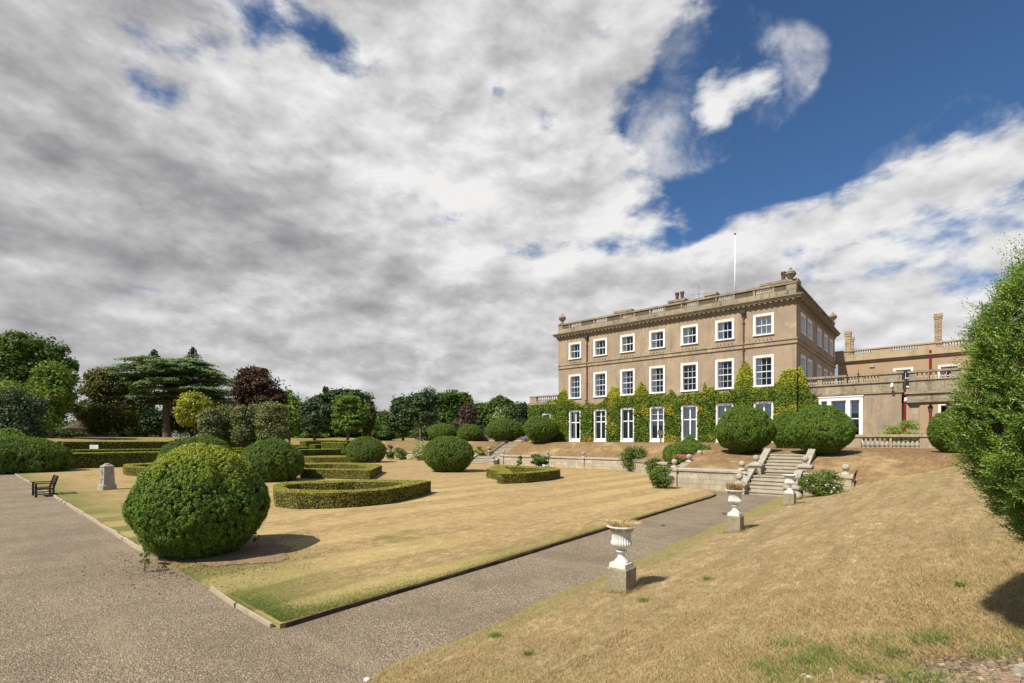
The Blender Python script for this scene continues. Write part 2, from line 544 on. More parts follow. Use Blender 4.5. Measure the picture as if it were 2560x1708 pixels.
M_RENDER = mat_stone('wall_render', (0.44, 0.318, 0.20), (0.335, 0.262, 0.185), (0.23, 0.197, 0.152), 0.8, sc=0.42, streak=(0.5, 0.40, 0.28))
M_PEACH = mat_stone('peach_render', (0.44, 0.30, 0.18), (0.38, 0.27, 0.165), (0.38, 0.27, 0.18), 0.4, sc=0.5)
M_PARAPET = mat_stone('parapet_stone', (0.39, 0.325, 0.235), (0.25, 0.212, 0.15), (0.075, 0.067, 0.05), 0.85, lichen=(0.45, 0.40, 0.27), block=(1.5, 0.62, 0.012), sc=0.8)
M_CORNICE = mat_stone('cornice_stone', (0.31, 0.255, 0.175), (0.22, 0.185, 0.13), (0.11, 0.095, 0.065), 0.5, sc=0.9)
M_STRING = mat_stone('string_stone', (0.42, 0.345, 0.245), (0.32, 0.26, 0.18), (0.13, 0.11, 0.08), 0.4, block=(0.8, 0.5, 0.01))
M_PANEL = mat_stone('dark_panel_stone', (0.15, 0.12, 0.08), (0.095, 0.078, 0.053), (0.07, 0.06, 0.045), 0.5)
M_GARDENSTONE = mat_stone('garden_stone', (0.53, 0.465, 0.35), (0.41, 0.355, 0.265), (0.22, 0.19, 0.15), 0.5, block=(0.62, 0.27, 0.012))
M_STEP = mat_stone('step_stone', (0.45, 0.395, 0.30), (0.36, 0.315, 0.235), (0.23, 0.20, 0.15), 0.55, sc=1.3)
M_COPING = mat_stone('coping_stone', (0.43, 0.385, 0.30), (0.30, 0.27, 0.21), (0.17, 0.155, 0.125), 0.6, lichen=(0.60, 0.57, 0.48), sc=1.5)
M_BALUST = mat_stone('terrace_balustrade_stone', (0.43, 0.34, 0.215), (0.33, 0.26, 0.165), (0.15, 0.125, 0.085), 0.5, sc=1.2)
M_PEDESTAL = mat_stone('pedestal_stone', (0.33, 0.29, 0.19), (0.24, 0.20, 0.135), (0.10, 0.085, 0.06), 0.6, lichen=(0.55, 0.51, 0.40), sc=2.4)
M_BRICK = None


def mat_brick():
    m, T = newmat('chimney_brick')
    p = obj_pos(T)
    sx = T.n('ShaderNodeSeparateXYZ', {0: p})
    vec = T.n('ShaderNodeCombineXYZ', {0: T.math('ADD', sx.outputs[0], sx.outputs[1]), 1: sx.outputs[2], 2: 0.0}).outputs[0]
    br = T.n('ShaderNodeTexBrick', {'Vector': vec, 'Color1': (0.40, 0.27, 0.14, 1), 'Color2': (0.16, 0.10, 0.06, 1), 'Mortar': (0.42, 0.37, 0.29, 1),
                                    'Scale': 1.0, 'Mortar Size': 0.018, 'Brick Width': 0.42, 'Row Height': 0.16, 'Bias': -0.2})
    finish(T, princ(T, br.outputs[0], 0.9, 0.15))
    return m


M_BRICK = mat_brick()
M_WHITE = mat_flat('white_paint', (0.80, 0.79, 0.76), 0.45, 0.4, 0.05, 2.0)
M_URN = mat_stone('white_urn_paint', (0.72, 0.70, 0.65), (0.62, 0.60, 0.545), (0.36, 0.32, 0.25), 0.42, rough=0.6, sc=3.0)
M_PIPE = mat_flat('red_pipe_paint', (0.20, 0.055, 0.04), 0.5, 0.4, 0.3, 3.0)
M_REDPIPE = mat_flat('bright_red_pipe_paint', (0.20, 0.022, 0.02), 0.45, 0.4, 0.2, 3.0)
M_HOPPER = mat_flat('hopper_lead', (0.07, 0.05, 0.045), 0.6, 0.3, 0.3, 4.0)
M_POT = mat_flat('chimney_pot_clay', (0.14, 0.075, 0.06), 0.5, 0.4, 0.3, 3.0)
M_LEAD = mat_flat('roof_lead', (0.22, 0.22, 0.22), 0.6, 0.3, 0.2, 1.0)
M_IRON = mat_flat('dark_iron', (0.03, 0.028, 0.028), 0.5, 0.4, 0.2, 8.0)
M_CURTAIN = mat_flat('net_curtain', (0.85, 0.85, 0.83), 0.9, 0.1, 0.1, 4.0)
M_SHUTTER = mat_flat('white_shutter', (0.62, 0.62, 0.60), 0.7, 0.2, 0.06, 1.0)
M_BLIND = mat_flat('pale_blind', (0.50, 0.53, 0.60), 0.8, 0.2, 0.05, 1.0)
M_BENCH = mat_flat('dark_bench_wood', (0.028, 0.017, 0.014), 0.5, 0.4, 0.35, 6.0)
M_SIGN = mat_flat('sign_white', (0.70, 0.70, 0.72), 0.5, 0.3, 0.04, 2.0)
M_SIGNINK = mat_flat('sign_grey_lettering', (0.25, 0.25, 0.32), 0.6, 0.2, 0.1, 2.0)
M_BARK = mat_stone('bark', (0.17, 0.12, 0.085), (0.105, 0.075, 0.055), (0.04, 0.03, 0.025), 0.5, sc=3.0)
M_BARKRED = mat_stone('pine_bark', (0.21, 0.11, 0.07), (0.13, 0.075, 0.05), (0.05, 0.035, 0.025), 0.5, sc=3.0)
M_BARKPALE = mat_stone('pale_bark', (0.26, 0.21, 0.155), (0.18, 0.14, 0.105), (0.07, 0.055, 0.045), 0.5, sc=3.0)
M_TWIG = mat_stone('yew_twigs', (0.055, 0.04, 0.022), (0.035, 0.028, 0.015), (0.02, 0.015, 0.01), 0.5, sc=4.0)
M_HEDGECORE = mat_stone('hedge_twigs', (0.045, 0.045, 0.016), (0.035, 0.03, 0.012), (0.02, 0.018, 0.008), 0.5, sc=4.0)
M_EDGING = mat_flat('edging_board', (0.075, 0.055, 0.038), 0.9, 0.1, 0.4, 5.0)
M_KERB = mat_stone('kerb_stone', (0.48, 0.39, 0.28), (0.36, 0.29, 0.21), (0.20, 0.16, 0.12), 0.45, sc=3.0)
M_RUBBLE = mat_leaf('rubble', gain=1.0, stops= [(0, (0.13, 0.09, 0.06)), (0.5, (0.24, 0.175, 0.115)), (0.88, (0.32, 0.235, 0.15)), (1, (0.42, 0.36, 0.28))], trans=0.0, rough=0.9)
M_STRAW = mat_leaf('straw', gain=1.0, stops= [(0, (0.46, 0.33, 0.15)), (0.6, (0.60, 0.45, 0.23)), (1, (0.68, 0.56, 0.33))], trans=0.15)
M_STRAWBROWN = mat_leaf('brown_straw', gain=1.0, stops= [(0, (0.20, 0.12, 0.05)), (0.6, (0.36, 0.23, 0.09)), (1, (0.58, 0.42, 0.2))], trans=0.15)


def mat_glass():
    m, T = newmat('window_glass')
    gl = T.n('ShaderNodeBsdfGlossy', {'Color': (0.9, 0.95, 1.0, 1), 'Roughness': 0.03}).outputs[0]
    tr = T.n('ShaderNodeBsdfTransparent', {'Color': (0.95, 0.96, 0.96, 1)}).outputs[0]
    fr = T.n('ShaderNodeFresnel', {'IOR': 1.42}).outputs[0]
    finish(T, T.n('ShaderNodeMixShader', {0: fr, 1: tr, 2: gl}).outputs[0])
    return m


M_GLASS = mat_glass()
M_ROOM = mat_flat('dark_room', (0.035, 0.035, 0.038), 0.9, 0.1, 0.2, 1.0)

# foliage
M_YEW = mat_leaf('yew_leaf', gain=2.05, stops= [(0, (0.026, 0.050, 0.008)), (0.5, (0.044, 0.080, 0.011)), (0.85, (0.066, 0.105, 0.014)), (1, (0.10, 0.14, 0.02))], trans=0.08,
                 patch=(0.10, 0.135, 0.016), patch_scale=5.0, patch_lim=(.48, .62))
M_YEWTOP = mat_leaf('yew_leaf_new_tips', gain=2.05, stops= [(0, (0.028, 0.054, 0.008)), (0.5, (0.048, 0.086, 0.011)), (0.85, (0.07, 0.11, 0.015)), (1, (0.11, 0.15, 0.02))], trans=0.08,
                    patch=(0.11, 0.145, 0.018), patch_scale=7.0, zt=(1.5, 2.6, (0.22, 0.23, 0.022)), patch_lim=(.5, .62))  # new growth: tips turn yellower towards the top
M_YEWNEAR = mat_leaf('yew_needles', gain=2.5, stops= [(0, (0.015, 0.036, 0.005)), (0.5, (0.034, 0.070, 0.009)), (0.8, (0.075, 0.118, 0.013)), (1, (0.16, 0.18, 0.022))], trans=0.22,
                     patch=(0.10, 0.15, 0.02), patch_scale=2.6, rough=0.4, spec=0.4)
M_BOX = mat_leaf('bed_hedge_leaf', [(0, (0.075, 0.070, 0.016)), (0.3, (0.14, 0.145, 0.022)), (0.7, (0.21, 0.205, 0.03)), (1, (0.30, 0.28, 0.05))], 0.25,
                 patch=(0.15, 0.085, 0.03), patch_scale=3.0, patch_lim=(0.5, 0.68))
M_HEDGE = mat_leaf('maze_hedge_leaf', [(0, (0.045, 0.07, 0.010)), (0.5, (0.11, 0.15, 0.014)), (1, (0.21, 0.23, 0.022))], 0.2, patch=(0.18, 0.20, 0.02), patch_scale=0.5)
M_BOXTOP = mat_leaf('bed_hedge_top_leaf', [(0, (0.13, 0.135, 0.022)), (0.5, (0.22, 0.215, 0.035)), (1, (0.32, 0.30, 0.06))], 0.25, patch=(0.28, 0.23, 0.06), patch_scale=2.0)
M_HEDGETOP = mat_leaf('maze_hedge_top_leaf', [(0, (0.12, 0.155, 0.014)), (0.5, (0.21, 0.235, 0.02)), (1, (0.30, 0.31, 0.03))], 0.25)
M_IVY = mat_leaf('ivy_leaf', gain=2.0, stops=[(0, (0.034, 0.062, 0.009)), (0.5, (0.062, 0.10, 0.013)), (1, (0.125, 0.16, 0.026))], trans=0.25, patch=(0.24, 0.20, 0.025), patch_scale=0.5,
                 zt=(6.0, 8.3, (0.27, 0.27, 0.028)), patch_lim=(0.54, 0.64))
M_OAK = mat_leaf('broad_leaf_dark', [(0, (0.026, 0.05, 0.012)), (0.5, (0.05, 0.088, 0.018)), (1, (0.095, 0.14, 0.03))], 0.25, patch=(0.085, 0.115, 0.022), patch_scale=0.3)
M_LIME = mat_leaf('broad_leaf_light', [(0, (0.05, 0.09, 0.014)), (0.5, (0.09, 0.15, 0.022)), (1, (0.16, 0.22, 0.035))], 0.3, patch=(0.15, 0.18, 0.03), patch_scale=0.3)
M_GOLD = mat_leaf('golden_leaf', [(0, (0.13, 0.14, 0.02)), (0.5, (0.23, 0.235, 0.03)), (1, (0.35, 0.34, 0.045))], 0.3)
M_OLIVE = mat_leaf('olive_conifer_leaf', [(0, (0.045, 0.052, 0.012)), (0.5, (0.085, 0.088, 0.018)), (1, (0.14, 0.13, 0.03))], 0.2, patch=(0.04, 0.06, 0.022), patch_scale=0.25)
M_CEDAR = mat_leaf('cedar_needles', gain=2.1, stops= [(0, (0.055, 0.085, 0.032)), (0.5, (0.10, 0.14, 0.052)), (1, (0.16, 0.20, 0.075))], trans=0.12)
M_COPPER = mat_leaf('copper_leaf', [(0, (0.028, 0.014, 0.012)), (0.5, (0.060, 0.030, 0.022)), (0.9, (0.105, 0.055, 0.035)), (1, (0.10, 0.09, 0.03))], 0.2)
M_COPPERRED = mat_leaf('purple_leaf', [(0, (0.034, 0.019, 0.016)), (0.5, (0.062, 0.037, 0.029)), (1, (0.11, 0.078, 0.05))], 0.2)
M_HOLLY = mat_leaf('variegated_leaf', [(0, (0.045, 0.060, 0.018)), (0.45, (0.09, 0.105, 0.034)), (0.8, (0.165, 0.172, 0.07)), (1, (0.26, 0.25, 0.125))], 0.15)
M_BLUEGREY = mat_leaf('grey_green_leaf', [(0, (0.026, 0.042, 0.016)), (0.5, (0.048, 0.070, 0.029)), (1, (0.105, 0.125, 0.07))], 0.12)
M_DARKCON = mat_leaf('dark_conifer_leaf', [(0, (0.016, 0.032, 0.012)), (0.5, (0.032, 0.055, 0.018)), (1, (0.06, 0.09, 0.03))], 0.12)
M_PINE = mat_leaf('pine_needles', [(0, (0.022, 0.042, 0.018)), (0.5, (0.045, 0.072, 0.028)), (1, (0.085, 0.115, 0.042))], 0.12)
M_SHRUB = mat_leaf('rose_leaf', [(0, (0.045, 0.075, 0.016)), (0.5, (0.085, 0.13, 0.028)), (1, (0.17, 0.20, 0.05))], 0.28, patch=(0.16, 0.11, 0.05), patch_scale=1.4, patch_lim=(.55, .72))
M_SHRUBDK = mat_leaf('peony_leaf', [(0, (0.028, 0.055, 0.018)), (0.5, (0.055, 0.095, 0.03)), (1, (0.10, 0.15, 0.05))], 0.2)
M_PALE = mat_leaf('pale_shrub_leaf', [(0, (0.12, 0.16, 0.05)), (0.5, (0.22, 0.26, 0.10)), (1, (0.42, 0.40, 0.22))], 0.25)
M_ACER = mat_leaf('acer_leaf', [(0, (0.10, 0.16, 0.022)), (0.6, (0.17, 0.24, 0.035)), (1, (0.26, 0.30, 0.05))], 0.35)
M_LAV = mat_leaf('lavender_leaf', [(0, (0.12, 0.12, 0.11)), (1, (0.24, 0.22, 0.23))], 0.1)
M_FLOWERP = mat_leaf('pink_petal', gain=1.0, stops= [(0, (0.45, 0.06, 0.10)), (1, (0.65, 0.22, 0.25))], trans=0.2)
M_FLOWERW = mat_leaf('white_petal', gain=1.0, stops= [(0, (0.6, 0.58, 0.5)), (1, (0.78, 0.77, 0.72))], trans=0.2)
M_BERRY = mat_flat('red_berry', (0.55, 0.03, 0.02), 0.3, 0.5, 0.1, 10.0)
M_GREENGRASS = mat_leaf('green_grass_blades', [(0, (0.05, 0.09, 0.02)), (0.6, (0.10, 0.15, 0.03)), (1, (0.22, 0.22, 0.06))], 0.25)
M_BLADE = mat_leaf('dry_grass_blades', gain=1.0, stops= [(0, (0.30, 0.20, 0.088)), (0.5, (0.45, 0.325, 0.155)), (0.88, (0.56, 0.44, 0.235)), (0.94, (0.20, 0.2, 0.055)), (1, (0.16, 0.19, 0.045))], trans=0.2,
                   patch=(0.17, 0.19, 0.05), patch_scale=0.9, patch_lim=(0.58, 0.72))
M_LAWNBLADE = mat_leaf('lawn_blades', gain=1.0, stops= [(0, (0.32, 0.235, 0.085)), (0.5, (0.42, 0.31, 0.12)), (0.8, (0.48, 0.37, 0.16)), (0.9, (0.17, 0.185, 0.045)), (1, (0.12, 0.16, 0.035))], trans=0.2,
                       patch=(0.15, 0.17, 0.04), patch_scale=0.7, patch_lim=(0.52, 0.66))


# ------------------------------------------------------------------ foliage helpers
def unit(v):
    return v / (np.linalg.norm(v, axis=-1, keepdims=True) + 1e-9)


def lumps(P, scale, seed, n=7):
    """cheap smooth noise in about -1..1 for an array of points"""
    r = np.random.default_rng(seed)
    out = np.zeros(len(P))
    for i in range(n):
        k = r.normal(size=3) * scale * (1 + 0.6 * i / n)
        out += np.sin(P @ k + r.uniform(0, 6.28))
    return out / math.sqrt(n)


def leaf_arrays(C, N, size, aspect=0.55, tilt=0.6, hang=None, rg=rng):
    """diamond leaves at centres C facing roughly N"""
    n = len(C)
    nrm = unit(N + rg.normal(size=(n, 3)) * tilt)
    t = rg.normal(size=(n, 3))
    if hang is not None:
        t = t * 0.5 + np.asarray(hang)
    t = unit(t - nrm * np.sum(t * nrm, 1, keepdims=True))
    b = np.cross(nrm, t)
    s = (np.asarray(size) * rg.uniform(0.6, 1.35, n))[:, None]
    V = np.empty((n, 4, 3))
    V[:, 0] = C - t * s * 0.5
    V[:, 1] = C + b * s * 0.5 * aspect + nrm * s * 0.06
    V[:, 2] = C + t * s * 0.5
    V[:, 3] = C - b * s * 0.5 * aspect + nrm * s * 0.06
    return V.reshape(-1, 3)


def leaf_mesh(name, V, mat):
    n = len(V) // 4
    return mesh_from(name, V, np.arange(n * 4, dtype=np.int32).reshape(n, 4), mat)


def fib_sphere(n):
    i = np.arange(n) + 0.5
    ph = np.arccos(1 - 2 * i / n)
    th = math.pi * (1 + 5 ** 0.5) * i
    return np.stack([np.cos(th) * np.sin(ph), np.sin(th) * np.sin(ph), np.cos(ph)], 1)


def dome_profile(h, base, mid, pw=2.2):
    """radius of a clipped yew at height fraction h"""
    lo_ = base + (1 - base) * np.sin(np.clip(h / mid, 0, 1) * math.pi / 2) ** 1.05
    up = np.clip(1 - np.clip((h - mid) / (1 - mid), 0, 1) ** pw, 0, 1) ** (1 / min(pw, 1.9))
    return np.where(h < mid, lo_, up)


def clipped_yew(label, base, rx, hgt, n_tuft, leaf, per=9, ry=None, mat=None, base_r=0.5, mid=0.5, pw=1.9, seed=1, lump=0.045, name='clipped_yew', group='clipped yew domes', tuft=None, cat='topiary', top_bump=None):
    ry = ry or rx
    rg = np.random.default_rng(seed)
    t = thing(name, label, cat, base, 0, group)
    tuft = tuft or leaf * 1.1

    def surf(h, ph, extra=0.0):
        r = dome_profile(h, base_r, mid, pw)
        P = np.stack([r * np.cos(ph) * rx, r * np.sin(ph) * ry, h * hgt], 1)
        k = 1 + lump * lumps(P, 2.3 / rx, seed) + lump * 0.75 * lumps(P * np.array([1, 1, 0.3]), 8.0 / rx, seed + 5) + lump * .4 * lumps(P * np.array([1, 1, .6]), 17. / rx, seed + 9) + extra
        c = np.array([0, 0, hgt * mid])
        Q = c + (P - c) * k[:, None]
        if top_bump is not None:
            d2 = (Q[:, 0] - top_bump[0]) ** 2 + (Q[:, 1] - top_bump[1]) ** 2
            Q[:, 2] += top_bump[3] * np.exp(-d2 / top_bump[2] ** 2) * smst(h, 0.5, 0.9)
        Q[:, 2] = np.maximum(Q[:, 2], 0.02)
        return Q

    # tufts: area weighted
    hh = np.linspace(0.001, 0.9995, 600)
    rr = dome_profile(hh, base_r, mid, pw)
    ds = np.hypot(np.gradient(rr * rx), np.gradient(hh * hgt))
    w = (rr + 0.02) * ds
    w /= w.sum()
    h = rg.choice(hh, n_tuft, p=w) + rg.uniform(-0.001, 0.001, n_tuft)
    h = np.clip(h, 0.001, 0.9995)
    ph = rg.uniform(0, 2 * math.pi, n_tuft)
    e = 0.004
    P = surf(h, ph)
    Pn = surf(np.clip(h + e, 0, 0.9999), ph) - P
    Pp = surf(h, ph + 0.01) - P
    Nn = unit(np.cross(Pp, Pn))
    depth = np.abs(rg.normal(0, tuft * .6, n_tuft))
    P = P - Nn * np.minimum(depth, 0.2)[:, None]
    dr = unit(rg.normal(size=(n_tuft, per, 3)) + (Nn * .75 + np.array([0, 0, .3]))[:, None])
    sz = tuft * rg.uniform(.7, 1.3, n_tuft)[:, None, None]
    C = P[:, None] + (Nn * tuft * .15)[:, None] + dr * np.array([1, 1, 1.3]) * sz * rg.uniform(.5, 1.0, (n_tuft, per, 1))
    C = C.reshape(-1, 3)
    NN = dr.reshape(-1, 3)
    C[:, 2] = np.maximum(C[:, 2], 0.01)
    V = leaf_arrays(C, NN, leaf, 0.5, 0.22, None, rg)
    link('foliage', leaf_mesh('foliage', V, mat or M_YEW), t)
    # inner mass of bare twigs
    nh, npp = 18, 28
    Hs = np.linspace(0.0, 0.985, nh)
    G = []
    for hv in Hs:
        phs = np.linspace(0, 2 * math.pi, npp, endpoint=False)
        Q = surf(np.full(npp, hv), phs)
        c = np.array([0, 0, hgt * mid])
        G.append(c + (Q - c) * (0.93 - 0.06 * (1 - hv)))
    G = np.concatenate(G)
    Fc = [(i * npp + k, i * npp + (k + 1) % npp, (i + 1) * npp + (k + 1) % npp, (i + 1) * npp + k) for i in range(nh - 1) for k in range(npp)]
    Fc.append(tuple((nh - 1) * npp + k for k in range(npp)))
    Fc.append(tuple(range(npp - 1, -1, -1)))
    G[:, 2] = np.maximum(G[:, 2], 0.03)
    link('twigs', mesh_from('twigs', G, Fc, M_TWIG, True), t)
    return t


def hedge_strip(label, poly_out, poly_in, z0, z1, leaf, dens, mat, name='bed_hedge', cat='hedge', group=None, seed=3, jag=0.02):
    """a clipped hedge between two outlines (or a solid block if poly_in is None); leaves on every outer face"""
    rg = np.random.default_rng(seed)
    po = np.asarray(poly_out, float)[:, :2]
    c0 = po.mean(0)
    t = thing(name, label, cat, (c0[0], c0[1], z0), 0, group)
    hgt = z1 - z0
    po = po - c0
    V, Fc = [], []

    def ring(P):
        i0 = len(V)
        n = len(P)
        V.extend([(p[0], p[1], 0.0) for p in P])
        V.extend([(p[0], p[1], hgt) for p in P])
        return i0, n

    segs = []     # vertical walls (p, q, outward normal)
    tris = []     # top

    def area(P):
        x, y = P[:, 0], P[:, 1]
        return 0.5 * np.sum(x * np.roll(y, -1) - np.roll(x, -1) * y)

    if area(po) < 0:
        po = po[::-1]
    io, no = ring(po)
    for i in range(no):
        j = (i + 1) % no
        Fc.append((io + i, io + j, io + no + j, io + no + i))
        segs.append((po[i], po[j]))
    if poly_in is not None:
        pi_ = np.asarray(poly_in, float)[:, :2] - c0
        if area(pi_) < 0:
            pi_ = pi_[::-1]
        ii, ni = ring(pi_)
        for i in range(ni):
            j = (i + 1) % ni
            Fc.append((ii + j, ii + i, ii + ni + i, ii + ni + j))
            segs.append((pi_[j], pi_[i]))
    import bmesh
    bm = bmesh.new()
    loops = [po] if poly_in is None else [po, pi_]
    edges = []
    for L in loops:
        vs = [bm.verts.new((p[0], p[1], hgt)) for p in L]
        for i in range(len(vs)):
            edges.append(bm.edges.new((vs[i], vs[(i + 1) % len(vs)])))
    bmesh.ops.triangle_fill(bm, edges=edges, use_beauty=True)
    bm.verts.ensure_lookup_table()
    bm.verts.index_update()
    base = len(V)
    V.extend([tuple(v.co) for v in bm.verts])
    for f in bm.faces:
        idx = [v.index for v in f.verts]
        P = np.array([bm.verts[k].co[:] for k in idx])
        if np.cross(P[1] - P[0], P[2] - P[0])[2] < 0:
            idx = idx[::-1]
        Fc.append(tuple(base + k for k in idx))
        tris.append(P[:, :2])
    bm.free()
    link('twigs', mesh_from('twigs', V, Fc, M_HEDGECORE), t)
    Cs, Ns = [], []
    for p, q in segs:
        L = np.linalg.norm(q - p)
        n = rg.poisson(L * hgt * dens)
        if n == 0:
            continue
        nn = np.array([q[1] - p[1], -(q[0] - p[0]), 0.0]) / (L + 1e-9)
        s = rg.uniform(0, 1, n)[:, None]
        P2 = p + (q - p) * s
        z = rg.uniform(0, 1, n) * hgt
        C = np.column_stack([P2, z]) + nn * (rg.uniform(-0.5, 1.0, n) * jag)[:, None]
        Cs.append(C)
        Ns.append(np.tile(nn, (n, 1)))
    n_side = sum(len(c_) for c_ in Cs)
    for P in tris:
        A2 = 0.5 * abs((P[1][0] - P[0][0]) * (P[2][1] - P[0][1]) - (P[2][0] - P[0][0]) * (P[1][1] - P[0][1]))
        n = rg.poisson(A2 * dens)
        if n == 0:
            continue
        r1, r2 = rg.uniform(0, 1, n), rg.uniform(0, 1, n)
        fl = r1 + r2 > 1
        r1[fl], r2[fl] = 1 - r1[fl], 1 - r2[fl]
        Q = P[0] + r1[:, None] * (P[1] - P[0]) + r2[:, None] * (P[2] - P[0])
        Cs.append(np.column_stack([Q, hgt + rg.uniform(-0.5, 1.2, n) * jag]))
        Ns.append(np.tile([0, 0, 1.0], (n, 1)))
    C = np.concatenate(Cs)
    N = np.concatenate(Ns)
    V = leaf_arrays(C, N, leaf, 0.65, .45, None, rg)
    link('foliage', leaf_mesh('foliage', V[:n_side * 4], mat), t)
    link('top_foliage', leaf_mesh('top_foliage', V[n_side * 4:], M_BOXTOP if mat is M_BOX else M_HEDGETOP), t)  # top leaves take a paler, yellower ramp than the side leaves
    return t


def cluster_foliage(clumps, n, leaf, rg, up=0.35, shell=0.55, tilt=0.7, aspect=0.6, hang=None):
    """clumps: rows of (x, y, z, rx, ry, rz); leaves sit in the outer part of every clump"""
    cl = np.asarray(clumps, float)
    w = (cl[:, 3] * cl[:, 4] + cl[:, 3] * cl[:, 5]) ** 1.0
    w /= w.sum()
    k = rg.choice(len(cl), n, p=w)
    d = unit(rg.normal(size=(n, 3)))
    d[:, 2] += up * rg.uniform(0, 1, n)
    d = unit(d)
    rad = shell + (1 - shell) * rg.uniform(0, 1, n) ** 0.6
    rad += rg.normal(size=n) * 0.15
    C = cl[k, :3] + d * cl[k, 3:6] * rad[:, None]
    return leaf_arrays(C, d + np.array([0, 0, 0.35]), leaf, aspect, tilt, hang, rg)


def branch_set(mb, base_top, clumps, r0, rg, frac=1.0, n=14):
    ids = rg.permutation(len(clumps))[:n]
    for i in ids:
        c = np.array(clumps[i][:3])
        s = np.array(base_top) + np.array([0, 0, rg.uniform(-0.25, 0.1) * abs(c[2] - base_top[2])])
        m = s + (c - s) * 0.5 + np.array([0, 0, 0.10 * np.linalg.norm(c - s)]) + rg.normal(size=3) * 0.06 * np.linalg.norm(c - s)
        mb.tube([s, m, c], [r0, r0 * 0.55, r0 * 0.15], 5)


def crown_clumps(ells, n, rg, rel=0.26, flat=0.8, outer=0.55):
    """clump centres spread through crown ellipsoids; ells rows of (x,y,z,rx,ry,rz)"""
    out = []
    ells = np.asarray(ells, float)
    w = ells[:, 3] * ells[:, 5]
    w = w / w.sum()
    for i in range(n):
        e = ells[rg.choice(len(ells), p=w)]
        d = unit(rg.normal(size=3))
        rad = outer + (1 - outer) * rg.uniform() ** 0.5
        s = rg.uniform(0.65, 1.25) * rel
        c = e[:3] + d * e[3:6] * rad * (1 - rel * 0.75)
        out.append((c[0], c[1], c[2], s * e[3], s * e[4], s * min(e[3], e[5]) * flat))
    return out


def broad_tree(name, label, base, ells, mat, n_clump, n_leaf, leaf, trunk_r, trunk_h, seed, bark=None, rel=0.29, flat=0.85, outer=0.5, up=0.35, shell=0.45, cat='tree', group=None, lean=(0, 0), branches=14, hang=None, aspect=0.65):
    rg = np.random.default_rng(seed)
    t = thing(name, label, cat, base, 0, group)
    cl = crown_clumps(ells, n_clump, rg, rel, flat, outer)
    mb = MB()
    top = np.array([lean[0], lean[1], trunk_h])
    mb.tube([(0, 0, -0.3), (lean[0] * 0.15, lean[1] * 0.15, trunk_h * 0.35), top], [trunk_r * 1.25, trunk_r, trunk_r * 0.7], 9)
    branch_set(mb, top, cl, trunk_r * 0.45, rg, n=branches)
    smooth_by_angle(mb.build('trunk', bark or M_BARK, t))
    V = cluster_foliage(cl, int(n_leaf * 1.25), leaf, rg, up, shell, 0.7, aspect, hang)
    inner = [(e[0], e[1], e[2], e[3] * .84, e[4] * .84, e[5] * .84) for e in ells]
    V = np.concatenate([V, cluster_foliage(inner, int(n_leaf * .55), leaf * 1.15, rg, .1, .1, 1.0, aspect, hang)])
    link('crown', leaf_mesh('crown', V, mat), t)
    return t

# ================================================================== GROUND
WALL_A = [-90, -54, -36, -34, -21.5, -11.7, -11.65, 40]
WALL_B = [44.0, 41.7, 39.7, 39.3, 39.1, 31.2, 27.4, 27.3]
ST1 = dict(a=-6.35, hw=0.93, b0=26.1, n1=5, n2=6, land=1.25, tread=0.34, rise=0.17)      # near steps
ST2 = dict(a=-37.7, hw=1.8, b0=38.5, n1=5, n2=8, land=1.9, tread=0.33, rise=0.168)       # far steps


def stair_len(s):
    return s['b0'] + s['n1'] * s['tread'], s['b0'] + s['n1'] * s['tread'] + s['land'], s['b0'] + (s['n1'] + s['n2']) * s['tread'] + s['land']


def bw(a):
    return np.interp(a, WALL_A, WALL_B)


def z_side(a, b):
    """the long bank on the right of the gravel path"""
    d = np.asarray(a, float) - (-4.86 - .034 * (np.clip(b, -2, 27) - 3))
    d = d + .05 * np.sin(b * 2.1) + .03 * np.sin(b * 5.3)
    z = np.interp(d, [-1, 0, 0.5, 1.2, 2.2, 3.5, 5.2, 7.0, 9.0, 11.0, 14.0, 60], [-.08, 0.002, 0.05, 0.15, 0.36, 0.72, 1.20, 1.66, 1.98, 2.10, 2.14, 2.2])
    return z + np.clip(d, 0, 1) * (0.02 * np.sin(a * 1.3 + b * 0.4) + 0.015 * np.sin(b * 0.9))


def z_terr(a, b):
    """terrace and its bank, behind the retaining walls"""
    a = np.asarray(a, float)
    b = np.asarray(b, float)
    w = bw(a)
    top = np.interp(b, [27, 32, 38, 44, 46], [2.0, 2.0, 2.15, 2.44, 2.44])
    foot = np.where(a > -3.0, 0.30, 1.02)
    run = np.interp(a, [-90, -34, -22, -12, -11, 40], [3.6, 3.6, 3.9, 4.6, 5.6, 6.5])
    w2 = np.where(a > -3.0, 26.0, w)
    t = np.clip((b - w2) / run, 0, 1)
    t = t * 0.45 + 0.55 * (t * t * (3 - 2 * t))
    return foot + (top - foot) * t


def z_park(a, b):
    a = np.asarray(a, float)
    b = np.asarray(b, float)
    z1 = 3.1 * smst(-a, 60, 97)
    z2 = 3.0 * smst(b, 46, 84)
    return np.maximum(z1, z2) + 0.0 * a


def ground_z(x, y):
    a, b = ab(x, y)
    return float(z_park(a, b))


